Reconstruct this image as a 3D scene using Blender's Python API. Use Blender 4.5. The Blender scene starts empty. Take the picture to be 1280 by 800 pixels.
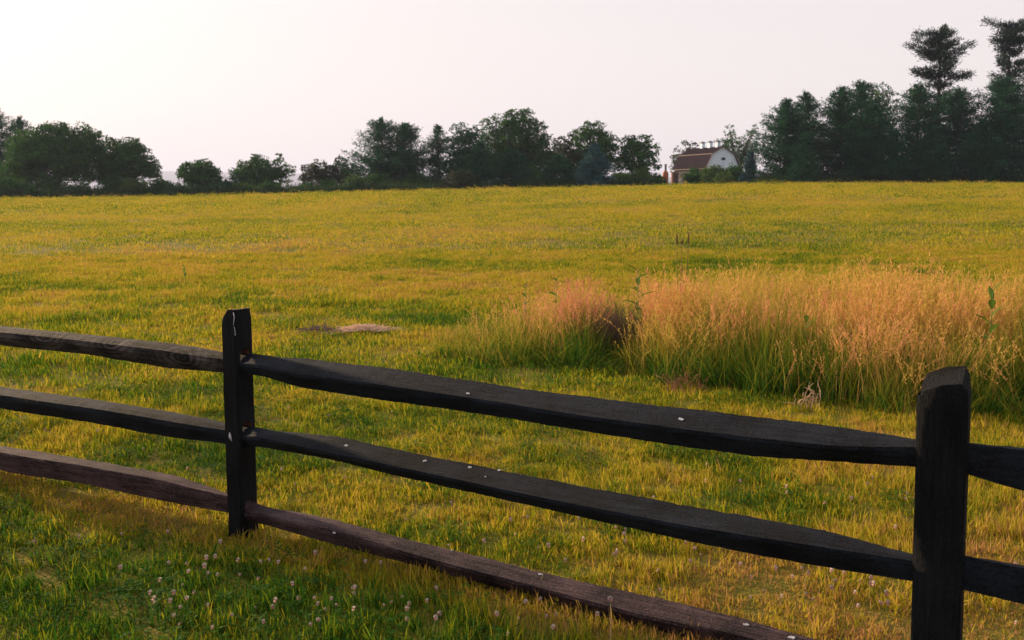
import bpy, bmesh, math, random
import numpy as np
from mathutils import Vector, Matrix

R = math.radians
SC = bpy.context.scene
COL = SC.collection
rng = np.random.default_rng(7)
random.seed(7)

# ------------------------------------------------------------------ camera
F = 1250.0                      # focal length in pixels of the 1280 px wide photograph
CAM_H = 1.78
PITCH = math.atan(152.0 / F)
cam = bpy.data.cameras.new('camera')
cam.sensor_width = 36.0
cam.lens = 36.0 * F / 1280.0
cam.clip_start = 0.05
cam.clip_end = 20000
cam.dof.use_dof = True
cam.dof.focus_distance = 5.5
cam.dof.aperture_fstop = 6.3
camo = bpy.data.objects.new('camera', cam)
camo.location = (0, 0, CAM_H)
camo.rotation_euler = (math.pi / 2 - PITCH, 0, 0)
COL.objects.link(camo)
SC.camera = camo

# ------------------------------------------------------------------ world, sun, exposure
SUN_EL = R(16.0)
SUN_AZ_X, SUN_AZ_Y = -0.80, 0.60          # towards the sun, on the ground
SUN_DIR = Vector((SUN_AZ_X * math.cos(SUN_EL), SUN_AZ_Y * math.cos(SUN_EL), math.sin(SUN_EL))).normalized()
world = bpy.data.worlds.new('World')
SC.world = world
world.use_nodes = True
wn = world.node_tree
for n in list(wn.nodes):
    wn.nodes.remove(n)
out = wn.nodes.new('ShaderNodeOutputWorld')
sky = wn.nodes.new('ShaderNodeTexSky')
sky.sky_type = 'NISHITA'
sky.sun_disc = False
sky.sun_elevation = SUN_EL
sky.sun_rotation = math.atan2(SUN_DIR.x, SUN_DIR.y)
sky.altitude = 100
sky.air_density = 1.0
sky.dust_density = 4.0
sky.ozone_density = 1.0
bg1 = wn.nodes.new('ShaderNodeBackground')
bg1.inputs['Strength'].default_value = 0.10
wn.links.new(sky.outputs[0], bg1.inputs['Color'])
bg2 = wn.nodes.new('ShaderNodeBackground')       # the even veil of evening haze over the whole sky
bg2.inputs['Color'].default_value = (0.90, 0.812, 0.795, 1)
bg2.inputs['Strength'].default_value = 0.585
mixw = wn.nodes.new('ShaderNodeMixShader')
tcw = wn.nodes.new('ShaderNodeTexCoord'); sxyz = wn.nodes.new('ShaderNodeSeparateXYZ')
wn.links.new(tcw.outputs['Generated'], sxyz.inputs[0])
veil = wn.nodes.new('ShaderNodeMapRange')             # haze is thickest along the horizon and thins overhead
veil.inputs['From Min'].default_value = 0.0; veil.inputs['From Max'].default_value = 1.0
veil.inputs['To Min'].default_value = 0.93; veil.inputs['To Max'].default_value = 0.42
wn.links.new(sxyz.outputs['Z'], veil.inputs['Value']); wn.links.new(veil.outputs[0], mixw.inputs[0])
wn.links.new(bg1.outputs[0], mixw.inputs[1])
wn.links.new(bg2.outputs[0], mixw.inputs[2])
wn.links.new(mixw.outputs[0], out.inputs['Surface'])

sun = bpy.data.lights.new('sun', 'SUN')
sun.energy = 5.0
sun.angle = R(3.0)
sun.color = (1.0, 0.74, 0.46)
suno = bpy.data.objects.new('sun', sun)
suno.rotation_euler = SUN_DIR.to_track_quat('Z', 'Y').to_euler()
COL.objects.link(suno)

SC.view_settings.view_transform = 'Standard'
SC.view_settings.look = 'None'
SC.view_settings.exposure = 0.95
SC.view_settings.gamma = 1.0
SC.view_settings.use_curve_mapping = False
SC.render.engine = 'CYCLES'
SC.cycles.use_denoising = True
SC.cycles.max_bounces = 6
SC.cycles.diffuse_bounces = 3
SC.cycles.glossy_bounces = 2
SC.cycles.transmission_bounces = 3
SC.cycles.volume_bounces = 0
SC.cycles.transparent_max_bounces = 6

# ------------------------------------------------------------------ helpers
def ray(px, py):
    xc, yc = (px - 640.0) / F, -(py - 400.0) / F
    cp, sp = math.cos(PITCH), math.sin(PITCH)
    return Vector((xc, cp + yc * sp, -sp + yc * cp))

def P(px, py, Y):
    """point on the ray of a photo pixel at ground distance Y (metres along +Y)"""
    d = ray(px, py)
    k = Y / d.y
    return Vector((d.x * k, Y, CAM_H + d.z * k))

_tab = np.random.default_rng(3).random((256, 256))
def noise2(x, y):
    x = np.asarray(x, float); y = np.asarray(y, float)
    xi = np.floor(x).astype(int); yi = np.floor(y).astype(int)
    fx = x - xi; fy = y - yi
    fx = fx * fx * (3 - 2 * fx); fy = fy * fy * (3 - 2 * fy)
    a = _tab[xi & 255, yi & 255]; b = _tab[(xi + 1) & 255, yi & 255]
    c = _tab[xi & 255, (yi + 1) & 255]; d = _tab[(xi + 1) & 255, (yi + 1) & 255]
    return (a * (1 - fx) + b * fx) * (1 - fy) + (c * (1 - fx) + d * fx) * fy

def fbm(x, y, o=4):
    s = 0; a = 0.5; t = 0
    for k in range(o):
        s = s + a * noise2(x * 2 ** k + 17.3 * k, y * 2 ** k + 5.1 * k); t += a; a *= 0.5
    return s / t

CREST_D = 150.0
_cu = np.array([-1.2, -.51, -.336, -.16, .08, .24, .6, 1.2])
_cp = np.array([251, 249.5, 246.5, 241.5, 235, 231, 230, 230.0])
_cz = CAM_H + (248.0 - _cp) / F * CREST_D
def H(x, y):
    """terrain height: level by the fence, a slow rise to the crest of the field, a fall behind it"""
    x = np.asarray(x, float); y = np.asarray(y, float)
    u = np.clip(x / np.maximum(y, 40.0), -1.1, 1.1)
    zc = np.interp(u, _cu, _cz)
    t = (np.maximum(y, 0) - 9.0) / (CREST_D - 9.0)
    t = np.where(t < 0.04, np.maximum(t + 0.04, 0) ** 2 / 0.16, t)
    q = t - 0.93
    g = np.where(q < 0, t, np.where(q < .2, t - 5 * q * q, np.maximum(1.13 - .2 - (q - .2), .5)))
    z = zc * g
    near = 0.05 * (fbm(x * .45, y * .45, 3) - .5) * np.clip((y + 5) / 5, 0, 1)
    far = 0.5 * (fbm(x * .02 + 9, y * .03 + 4, 2) - .5) * np.clip((y - 20) / 60, 0, 1) * np.clip((150 - y) / 40, 0, 1)
    return z + near + far

def hz(x, y):
    return float(H(x, y))

def ground_hit(px, py):
    d = ray(px, py)
    k = 1.0
    lo, hi = 0.5, 400.0
    ys = np.linspace(1.5, 160, 4000)
    zs = CAM_H + d.z * ys / d.y
    hs = H(d.x * ys / d.y, ys)
    i = np.argmax(zs < hs)
    y = ys[i]
    return Vector((d.x * y / d.y, y, float(hs[i])))

def mesh_np(name, v, f, mat=None, attrs=None, smooth=False, mats=None, mi=None):
    """v (n,3), f (m,k) index array of equal-sided faces, or list of such arrays"""
    me = bpy.data.meshes.new(name)
    v = np.asarray(v, np.float32)
    fl = f if isinstance(f, list) else [f]
    fl = [np.asarray(a, np.int32) for a in fl if len(a)]
    loops = np.concatenate([a.ravel() for a in fl])
    tot = np.concatenate([np.full(len(a), a.shape[1], np.int32) for a in fl])
    start = np.concatenate([[0], np.cumsum(tot)[:-1]]).astype(np.int32)
    me.vertices.add(len(v)); me.vertices.foreach_set('co', v.ravel())
    me.loops.add(len(loops)); me.loops.foreach_set('vertex_index', loops)
    me.polygons.add(len(tot)); me.polygons.foreach_set('loop_start', start)
    me.update(calc_edges=True)
    if mats:
        for m in mats: me.materials.append(m)
        if mi is not None: me.polygons.foreach_set('material_index', np.asarray(mi, np.int32))
    elif mat:
        me.materials.append(mat)
    if attrs:
        for k, (dom, a) in attrs.items():
            a = np.asarray(a, np.float32)
            at = me.attributes.new(k, 'FLOAT_VECTOR' if a.ndim == 2 else 'FLOAT', dom)
            at.data.foreach_set('vector' if a.ndim == 2 else 'value', a.ravel())
    me.polygons.foreach_set('use_smooth', np.full(len(tot), smooth, bool))
    me.validate()
    return me

def obj(name, me, parent=None, loc=(0, 0, 0)):
    o = bpy.data.objects.new(name, me)
    o.location = loc
    if parent: o.parent = parent
    COL.objects.link(o)
    return o

def tag(o, label=None, cat=None, group=None, kind=None):
    if label: o['label'] = label
    if cat: o['category'] = cat
    if group: o['group'] = group
    if kind: o['kind'] = kind
    return o

def thing(name, label, cat, loc=(0, 0, 0), group=None):
    return tag(obj(name, None, None, loc), label, cat, group)

class MB:
    """collects polygons"""
    def __init__(s): s.v = []; s.f = []; s.m = []
    def add(s, vs, fs, m=0):
        o = len(s.v); s.v += [tuple(a) for a in vs]
        for f in fs: s.f.append(tuple(i + o for i in f)); s.m.append(m)
    def box(s, c, d, rot=None, m=0):
        c = Vector(c); vs = []
        for x in (-1, 1):
            for y in (-1, 1):
                for z in (-1, 1):
                    p = Vector((x * d[0] / 2, y * d[1] / 2, z * d[2] / 2))
                    if rot: p = rot @ p
                    vs.append(c + p)
        s.add(vs, [(0, 1, 3, 2), (4, 6, 7, 5), (0, 4, 5, 1), (2, 3, 7, 6), (0, 2, 6, 4), (1, 5, 7, 3)], m)
    def tube(s, pts, rad, n=7, m=0, cap=True):
        pts = [Vector(p) for p in pts]; vs = []; fs = []
        for i, p in enumerate(pts):
            d = (pts[min(i + 1, len(pts) - 1)] - pts[max(i - 1, 0)])
            if d.length < 1e-6: d = Vector((0, 0, 1))
            d.normalize()
            a = d.orthogonal().normalized() if abs(d.z) < .9 else d.cross(Vector((0, 1, 0))).normalized()
            b = d.cross(a)
            for k in range(n):
                t = 2 * math.pi * k / n
                vs.append(p + (a * math.cos(t) + b * math.sin(t)) * rad[i])
        for i in range(len(pts) - 1):
            for k in range(n):
                fs.append((i * n + k, i * n + (k + 1) % n, (i + 1) * n + (k + 1) % n, (i + 1) * n + k))
        if cap:
            fs.append(tuple(range(n - 1, -1, -1))); fs.append(tuple((len(pts) - 1) * n + k for k in range(n)))
        s.add(vs, fs, m)
    def mesh(s, name, mats, smooth=False):
        me = bpy.data.meshes.new(name)
        me.from_pydata(s.v, [], s.f)
        for m in (mats if isinstance(mats, (list, tuple)) else [mats]): me.materials.append(m)
        me.polygons.foreach_set('material_index', s.m)
        me.polygons.foreach_set('use_smooth', [smooth] * len(s.f))
        me.update()
        return me

# ------------------------------------------------------------------ materials
def nmat(name):
    m = bpy.data.materials.new(name); m.use_nodes = True
    nt = m.node_tree
    for n in list(nt.nodes): nt.nodes.remove(n)
    o = nt.nodes.new('ShaderNodeOutputMaterial')
    return m, nt, o

def ramp(nt, stops, fac=None):
    r = nt.nodes.new('ShaderNodeValToRGB')
    e = r.color_ramp.elements
    while len(e) < len(stops): e.new(0.5)
    for k, (p, c) in enumerate(stops):
        e[k].position = p; e[k].color = (c[0], c[1], c[2], 1)
    if fac is not None: nt.links.new(fac, r.inputs[0])
    return r

def attr(nt, name, typ='GEOMETRY'):
    a = nt.nodes.new('ShaderNodeAttribute'); a.attribute_name = name; a.attribute_type = typ
    return a

def math_n(nt, op, a, b=None, clamp=False):
    n = nt.nodes.new('ShaderNodeMath'); n.operation = op; n.use_clamp = clamp
    for i, x in enumerate((a, b)):
        if x is None: continue
        if isinstance(x, (int, float)): n.inputs[i].default_value = x
        else: nt.links.new(x, n.inputs[i])
    return n.outputs[0]

def leafy(nt, o, col, trans=0.35, rough=0.75, spec=0.06, tcol=None):
    d = nt.nodes.new('ShaderNodeBsdfPrincipled')
    d.inputs['Roughness'].default_value = rough
    d.inputs['Specular IOR Level'].default_value = spec
    nt.links.new(col, d.inputs['Base Color'])
    t = nt.nodes.new('ShaderNodeBsdfTranslucent')
    nt.links.new(tcol if tcol else col, t.inputs['Color'])
    m = nt.nodes.new('ShaderNodeMixShader'); m.inputs[0].default_value = trans
    nt.links.new(d.outputs[0], m.inputs[1]); nt.links.new(t.outputs[0], m.inputs[2])
    nt.links.new(m.outputs[0], o.inputs['Surface'])

GRASS_STOPS = [(0.0, (.028, .090, .008)), (0.24, (.095, .175, .009)), (0.48, (.340, .305, .012)),
               (0.74, (.470, .330, .036)), (1.0, (.390, .205, .080))]
def blade_material(name, stops, spread=0.6, trans=0.4, tipdry=0.18):
    m, nt, o = nmat(name)
    dry = attr(nt, 'dry', 'INSTANCER').outputs['Fac']
    v = attr(nt, 'v').outputs['Fac']
    h = attr(nt, 'h').outputs['Fac']
    x = math_n(nt, 'ADD', dry, math_n(nt, 'MULTIPLY', math_n(nt, 'SUBTRACT', v, .5), spread))
    x = math_n(nt, 'ADD', x, math_n(nt, 'MULTIPLY', math_n(nt, 'MULTIPLY', h, h), tipdry), clamp=True)
    r = ramp(nt, stops, x)
    leafy(nt, o, r.outputs[0], trans)
    return m

def simple(name, c1, c2, scale=8, rough=.8, bump=0.0, detail=6, spec=.3, stretch=(1, 1, 1)):
    m, nt, o = nmat(name)
    tc = nt.nodes.new('ShaderNodeTexCoord'); mp = nt.nodes.new('ShaderNodeMapping')
    mp.inputs['Scale'].default_value = stretch
    nt.links.new(tc.outputs['Object'], mp.inputs[0])
    n = nt.nodes.new('ShaderNodeTexNoise'); n.inputs['Scale'].default_value = scale; n.inputs['Detail'].default_value = detail
    nt.links.new(mp.outputs[0], n.inputs['Vector'])
    r = ramp(nt, [(.3, c1), (.7, c2)], n.outputs['Fac'])
    b = nt.nodes.new('ShaderNodeBsdfPrincipled'); b.inputs['Roughness'].default_value = rough
    b.inputs['Specular IOR Level'].default_value = spec
    nt.links.new(r.outputs[0], b.inputs['Base Color'])
    if bump:
        bn = nt.nodes.new('ShaderNodeBump'); bn.inputs['Strength'].default_value = bump; bn.inputs['Distance'].default_value = .02
        nt.links.new(n.outputs['Fac'], bn.inputs['Height']); nt.links.new(bn.outputs[0], b.inputs['Normal'])
    nt.links.new(b.outputs[0], o.inputs['Surface'])
    return m

def leaf_material(name, c1, c2, c3, trans=0.3):
    m, nt, o = nmat(name)
    v = attr(nt, 'v').outputs['Fac']
    r = ramp(nt, [(0.0, c1), (.55, c2), (1.0, c3)], v)
    leafy(nt, o, r.outputs[0], trans, .7, .1)
    return m

# ------------------------------------------------------------------ the ground
def dry_map(x, y):
    """how dry the grass is at a place: 0 lush green, 1 brown straw"""
    x = np.asarray(x, float); y = np.asarray(y, float)
    n1 = fbm(x * .9, y * .9, 4); n2 = fbm(x * .16 + 31, y * .22 + 7, 3); n3 = fbm(x * 2.6 + 3, y * 2.6 + 11, 3)
    s, nn = fence_sn(x, y)
    far = np.clip((y - 14) / 25, 0, 1)
    d = 0.47 - .02 * far + (1.0 - .6 * far) * (n1 - .5) + .65 * (n2 - .5) + (.55 - .3 * far) * (n3 - .5)
    front = np.clip((nn - .16) / .35, 0, 1)                       # the near side of the fence, never mown so short
    d = d - front * (.50 + .25 * (n1 - .5))
    strip = np.exp(-((nn - .12) / .17) ** 2) * np.clip(.35 + 1.6 * (fbm(s * 1.3 + 50, nn * 2, 3) - .25), 0, 1)
    d = d + strip * .32
    swath = np.sin((y * .95 + x * .12) * 2 * np.pi / 1.9 + 3 * n2) * .07 * np.clip((y - 8) / 8, 0, 1) + .42 * (fbm(x * .045 + 12, y * .55 + x * .06 + 3, 3) - .5) * np.clip((y - 7) / 6, 0, 1)
    return np.clip(d + swath, 0.02, 1.0)

def fence_sn(x, y):
    px, py = x - FP1[0], y - FP1[1]
    return px * FD[0] + py * FD[1], px * FN[0] + py * FN[1]

_p1 = P(300, 533, 5.17); _p2 = P(1184, 600, 3.45)
FP1 = (_p1.x, _p1.y); FP2 = (_p2.x, _p2.y)
FL = math.hypot(FP2[0] - FP1[0], FP2[1] - FP1[1])
FD = ((FP2[0] - FP1[0]) / FL, (FP2[1] - FP1[1]) / FL)      # along the fence, to the right
FN = (FD[1], -FD[0])                                        # towards the camera
if FN[1] > 0: FN = (-FN[0], -FN[1])

def ground_material():
    m, nt, o = nmat('field_ground')
    geo = nt.nodes.new('ShaderNodeNewGeometry')
    n1 = nt.nodes.new('ShaderNodeTexNoise'); n1.inputs['Scale'].default_value = 1.1; n1.inputs['Detail'].default_value = 8
    n2 = nt.nodes.new('ShaderNodeTexNoise'); n2.inputs['Scale'].default_value = 38; n2.inputs['Detail'].default_value = 6
    n3 = nt.nodes.new('ShaderNodeTexNoise'); n3.inputs['Scale'].default_value = .06; n3.inputs['Detail'].default_value = 4
    for n in (n1, n2, n3): nt.links.new(geo.outputs['Position'], n.inputs['Vector'])
    x = math_n(nt, 'ADD', math_n(nt, 'MULTIPLY', n1.outputs[0], .7), math_n(nt, 'MULTIPLY', n2.outputs[0], .5))
    x = math_n(nt, 'ADD', x, math_n(nt, 'MULTIPLY', n3.outputs[0], .35))
    r = ramp(nt, [(.45, (.050, .075, .010)), (.72, (.140, .125, .016)), (.9, (.200, .135, .035)), (1.0, (.180, .100, .045))], x)
    b = nt.nodes.new('ShaderNodeBsdfPrincipled'); b.inputs['Roughness'].default_value = .95; b.inputs['Specular IOR Level'].default_value = .1
    nt.links.new(r.outputs[0], b.inputs['Base Color'])
    bn = nt.nodes.new('ShaderNodeBump'); bn.inputs['Strength'].default_value = .8; bn.inputs['Distance'].default_value = .03
    nt.links.new(n2.outputs[0], bn.inputs['Height']); nt.links.new(bn.outputs[0], b.inputs['Normal'])
    nt.links.new(b.outputs[0], o.inputs['Surface'])
    return m

def sheet():
    tx = np.linspace(-1, 1, 261); xs = np.sinh(tx * 8.2) / np.sinh(8.2) * 13000
    ty = np.linspace(-.55, 1, 330); ys = 6 + np.sinh(ty * 8.4) / np.sinh(8.4) * 10500
    X, Y = np.meshgrid(xs, ys)
    Z = H(X, Y)
    v = np.stack([X, Y, Z], -1).reshape(-1, 3)
    nx = len(xs); i, j = np.meshgrid(np.arange(nx - 1), np.arange(len(ys) - 1))
    a = (j * nx + i).ravel()
    return mesh_np('field', v, np.stack([a, a + 1, a + nx + 1, a + nx], -1), GROUND, smooth=True)
GROUND = ground_material()
tag(obj('field', sheet()), kind='structure')

# far wooded ridge beyond the valley
RIDGE = simple('haze_tinted_woods', (.020, .034, .050), (.035, .052, .070), .02, 1.0, 0, 8)  # bluish cast of the far haze put into the woods' colour
def ridge():
    us = np.linspace(-1.5, 1.5, 420); rows = []
    for k, (d, hf) in enumerate([(6400, 0), (7200, .55), (8000, .9), (8500, 1.0), (9000, .8), (9400, 0)]):
        x = us * 8500
        prof = np.interp(us, [-1.5, -.6, -.33, -.2, 0, .2, 1.5], [231, 234, 231, 217, 188, 176, 234])
        z = -6 + hf * (prof + 6 + 24 * (fbm(us * 9 + 4, us * 0 + k * .3, 4) - .5) + 2.5 * (noise2(us * 140, us * 0 + k) - .5))
        rows.append(np.stack([x, np.full_like(x, d), z], -1))
    v = np.concatenate(rows); n = len(us)
    i, j = np.meshgrid(np.arange(n - 1), np.arange(len(rows) - 1)); a = (j * n + i).ravel()
    return mesh_np('distant_ridge', v, np.stack([a, a + 1, a + n + 1, a + n], -1), RIDGE, smooth=True)
tag(obj('distant_ridge', ridge()), kind='structure')

# ------------------------------------------------------------------ the fence
def fence_pt(s, n, z):
    return Vector((FP1[0] + FD[0] * s + FN[0] * n, FP1[1] + FD[1] * s + FN[1] * n, z))

def fence_hit(px, py, n):
    """(s, z) where a photo pixel meets the upright plane n metres in front of the fence line"""
    d = ray(px, py)
    ox, oy = -FP1[0], -FP1[1]
    k = (n - (ox * FN[0] + oy * FN[1])) / (d.x * FN[0] + d.y * FN[1])
    x, y = d.x * k, d.y * k
    return (x - FP1[0]) * FD[0] + (y - FP1[1]) * FD[1], CAM_H + d.z * k

def wood_material(name, dark, light, tint_amt=.5, rings=False):
    m, nt, o = nmat(name)
    g = attr(nt, 'grain').outputs['Vector']
    n1 = nt.nodes.new('ShaderNodeTexNoise'); n1.inputs['Scale'].default_value = 3.0; n1.inputs['Detail'].default_value = 9; n1.inputs['Roughness'].default_value = .65
    nt.links.new(g, n1.inputs['Vector'])
    tc = nt.nodes.new('ShaderNodeNewGeometry')
    n2 = nt.nodes.new('ShaderNodeTexNoise'); n2.inputs['Scale'].default_value = 4.5; n2.inputs['Detail'].default_value = 5
    nt.links.new(tc.outputs['Position'], n2.inputs['Vector'])
    x = math_n(nt, 'ADD', math_n(nt, 'MULTIPLY', n1.outputs[0], .38), math_n(nt, 'MULTIPLY', n2.outputs[0], .62))
    if rings:
        w = nt.nodes.new('ShaderNodeTexWave'); w.inputs['Scale'].default_value = .9; w.inputs['Distortion'].default_value = 9
        w.inputs['Detail'].default_value = 2; w.inputs['Detail Scale'].default_value = .8
        nt.links.new(g, w.inputs['Vector'])
        x = math_n(nt, 'ADD', x, math_n(nt, 'MULTIPLY', math_n(nt, 'SUBTRACT', w.outputs['Fac'], .5), .12))
        sg = nt.nodes.new('ShaderNodeSeparateXYZ'); nt.links.new(g, sg.inputs[0])
        for kx, ky in ((57, 420), (143, 428), (228, 446)):              # knots with rings of grain round them
            ks, kz = fence_hit(kx, ky, .05)
            a = math_n(nt, 'MULTIPLY', math_n(nt, 'SUBTRACT', sg.outputs[0], ks), 9.0)
            b_ = math_n(nt, 'MULTIPLY', math_n(nt, 'SUBTRACT', sg.outputs[2], kz * 14), 1.5)
            d_ = math_n(nt, 'SQRT', math_n(nt, 'ADD', math_n(nt, 'MULTIPLY', a, a), math_n(nt, 'MULTIPLY', b_, b_)))
            d2 = math_n(nt, 'ADD', d_, math_n(nt, 'MULTIPLY', n2.outputs[0], .8))
            fall = math_n(nt, 'POWER', 2.718, math_n(nt, 'MULTIPLY', d_, -1.1))
            x = math_n(nt, 'ADD', x, math_n(nt, 'MULTIPLY', math_n(nt, 'MULTIPLY', math_n(nt, 'SINE', math_n(nt, 'MULTIPLY', d2, 13.0)), fall), .30))
            x = math_n(nt, 'SUBTRACT', x, math_n(nt, 'MULTIPLY', math_n(nt, 'POWER', 2.718, math_n(nt, 'MULTIPLY', math_n(nt, 'MULTIPLY', d_, d_), -14.0)), .5))
    mpc = nt.nodes.new('ShaderNodeMapping'); mpc.inputs['Scale'].default_value = (2.2, 5.5, 5.5); nt.links.new(g, mpc.inputs[0])
    vc = nt.nodes.new('ShaderNodeTexNoise'); vc.inputs['Scale'].default_value = 1.0; vc.inputs['Detail'].default_value = 4; vc.inputs['Distortion'].default_value = .4
    nt.links.new(mpc.outputs[0], vc.inputs['Vector'])
    crack = math_n(nt, 'MULTIPLY', math_n(nt, 'SUBTRACT', .035, math_n(nt, 'ABSOLUTE', math_n(nt, 'SUBTRACT', vc.outputs[0], .5))), 28.0, clamp=True)   # drying cracks along the grain
    sp = nt.nodes.new('ShaderNodeTexNoise'); sp.inputs['Scale'].default_value = 120; sp.inputs['Detail'].default_value = 3; nt.links.new(tc.outputs['Position'], sp.inputs['Vector'])
    x = math_n(nt, 'ADD', x, math_n(nt, 'MULTIPLY', math_n(nt, 'SUBTRACT', sp.outputs[0], .5), .55))
    x = math_n(nt, 'SUBTRACT', x, math_n(nt, 'MULTIPLY', crack, .16))
    r = ramp(nt, [(.35, dark), (.62, tuple(.5 * (a + b) for a, b in zip(dark, light))), (.85, light)], x)
    b = nt.nodes.new('ShaderNodeBsdfPrincipled')
    b.inputs['Roughness'].default_value = .80; b.inputs['Specular IOR Level'].default_value = .13
    nt.links.new(r.outputs[0], b.inputs['Base Color'])
    n3 = nt.nodes.new('ShaderNodeTexNoise'); n3.inputs['Scale'].default_value = 9; n3.inputs['Detail'].default_value = 8; n3.inputs['Roughness'].default_value = .7
    nt.links.new(g, n3.inputs['Vector'])
    bn = nt.nodes.new('ShaderNodeBump'); bn.inputs['Strength'].default_value = .9; bn.inputs['Distance'].default_value = .008
    nt.links.new(math_n(nt, 'SUBTRACT', math_n(nt, 'ADD', n3.outputs[0], math_n(nt, 'MULTIPLY', sp.outputs[0], .5)), math_n(nt, 'MULTIPLY', crack, .25)), bn.inputs['Height']); nt.links.new(bn.outputs[0], b.inputs['Normal'])
    nt.links.new(b.outputs[0], o.inputs['Surface'])
    return m

WOOD = wood_material('black_stained_wood', (.0030, .0037, .0054), (.028, .036, .054))  # cool sky sheen of the rail tops tinted into the lighter tone
WOOD_POST = wood_material('black_post_wood', (.0022, .0025, .0034), (.016, .018, .023))
WOOD_GREY = wood_material('worn_stained_wood', (.007, .006, .006), (.130, .108, .105), rings=True)
WOOD_SUNLIT = wood_material('sunlit_reddish_wood', (.010, .007, .008), (.190, .115, .120))  # reddish warmth of the low sun put into the wood colour
BARE = simple('bare_wood_in_mortise', (.055, .024, .012), (.12, .050, .025), 30, .9, .3)
CHALK = simple('white_dropping', (.28, .28, .30), (.50, .50, .52), 60, .9)

fence = thing('split_rail_fence', 'black stained three rail split rail fence standing in the grass', 'fence', fence_pt(0, 0, 0))
FROOT = Vector(fence.location)

def rail(name, table, mat, depth=.05, taper_l=True, taper_r=True, label=None, seed=0, roundness=0.0):
    """table rows: (px, ytop, yedge, ybottom) read from the photo, or ('w', s, ztop, zedge, zbot)"""
    rows = []
    for t in table:
        if t[0] == 'w': rows.append((t[1], t[2], t[3], t[4]))
        else:
            s1, z1 = fence_hit(t[0], t[1], -depth * .8); s2, z2 = fence_hit(t[0], t[2], depth); s3, z3 = fence_hit(t[0], t[3], depth * .35)
            rows.append((s2, z1, z2, z3))
    rows.sort()
    rows = np.array(rows)
    N = 260
    S = np.linspace(rows[0, 0], rows[-1, 0], N)
    def sm(col):
        a = np.interp(S, rows[:, 0], col)
        k = np.array([1, 2, 3, 4, 3, 2, 1.]); k /= k.sum()
        p = np.pad(a, 3, mode='edge'); return np.convolve(p, k, 'valid')
    T, E, B = sm(rows[:, 1]), sm(rows[:, 2]), sm(rows[:, 3])
    rn = np.random.default_rng(seed)
    vs = []; gr = []
    prof_n = 10
    for i, s in enumerate(S):
        dl = s - S[0]; dr = S[-1] - s
        tp = 1.0
        if taper_l: tp = min(tp, .64 + .36 * min(1, max(0, dl - .05) / .35))
        if taper_r: tp = min(tp, .64 + .36 * min(1, max(0, dr - .05) / .35))
        w = depth * tp * (1 + .10 * math.sin(s * 2.3 + seed) + .05 * math.sin(s * 6.1 + seed * 2))
        zt, ze, zb = T[i], E[i], B[i]
        hgt = zt - zb
        ring = [(-w * .85, zt - .002), (-w * .25, zt * .62 + ze * .38 + .004), (w * .45, zt * .25 + ze * .75 + .006), (w * .96, ze + .004),
                (w, ze - .010), (w * .78, ze * .55 + zb * .45), (w * .35, zb + .003), (-w * .25, zb - .001), (-w * .8, zb + hgt * .15), (-w * 1.0, zb + hgt * .55)]
        c = (0.0, (zt + zb) / 2)
        for k, (n, z) in enumerate(ring):
            if roundness:
                a = math.pi * .75 - 2 * math.pi * k / prof_n
                rn_, rz_ = math.cos(a) * w * 1.05, c[1] + math.sin(a) * hgt * .52
                n = n * (1 - roundness) + rn_ * roundness; z = z * (1 - roundness) + rz_ * roundness
            j = float(fbm(np.array(s * 7 + seed * 13 + k * 5.1), np.array(k * 3.7), 3) - .5)
            j2 = float(fbm(np.array(s * 38 + seed * 7 + k * 9.1), np.array(k * 1.7), 2) - .5)
            f = 1 + .09 * j + .05 * j2 + (.032 * float(noise2(np.array(s * 70 + seed * 3 + k * 31.), np.array(k * 7.7))) if k in (0, 3, 4, 6) else 0)
            p = fence_pt(s, n * f, c[1] + (z - c[1]) * f) - FROOT
            vs.append(p); gr.append((s * 1.0, n * 14 + seed, z * 14))
    fs = []
    for i in range(N - 1):
        for k in range(prof_n):
            fs.append((i * prof_n + k, i * prof_n + (k + 1) % prof_n, (i + 1) * prof_n + (k + 1) % prof_n, (i + 1) * prof_n + k))
    caps = np.array([list(range(prof_n)), [(N - 1) * prof_n + k for k in range(prof_n - 1, -1, -1)]])
    me = mesh_np(name, np.array([tuple(p) for p in vs]), [np.array(fs), caps], mat, {'grain': ('POINT', np.array(gr))}, smooth=False)
    me.polygons.foreach_set('use_smooth', [True] * len(me.polygons))
    me.set_sharp_from_angle(angle=R(32))
    o = obj('rail', me, fence)
    if label: o['label'] = label
    return o

def zrow(s, t, e, b): return ('w', s, t, e, b)
def zrow_at(s, px, t, e, b): return ('w', s, fence_hit(px, t, 0)[1], fence_hit(px, e, 0)[1], fence_hit(px, b, 0)[1])
IN = .045     # how far a rail's end reaches past the middle of a post
rails = {}
rails['At'] = rail('rail', [zrow_at(-.03, 300, 442, 455, 466), (322, 443, 457, 470), (370, 447, 468, 484), (470, 458.5, 481, 499.5), (600, 478, 501, 518), (730, 496, 521, 539.5), (850, 510, 537, 558),
                            (931, 520, 547, 569.5), (1050, 534, 559, 578), (1145, 548, 562, 585), (1162, 550, 564, 587)], WOOD, .058, seed=1)
rails['Am'] = rail('rail', [zrow_at(-.03, 300, 532, 545, 556), (324, 535, 548, 559), (400, 542.5, 564, 572), (500, 563, 586, 597), (600, 583, 607, 619), (700, 603, 628, 641), (860, 633, 658, 677),
                            (1020, 661, 684, 708), (1150, 693, 707, 730), (1166, 696, 710, 732)], WOOD, .060, seed=2)
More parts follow.
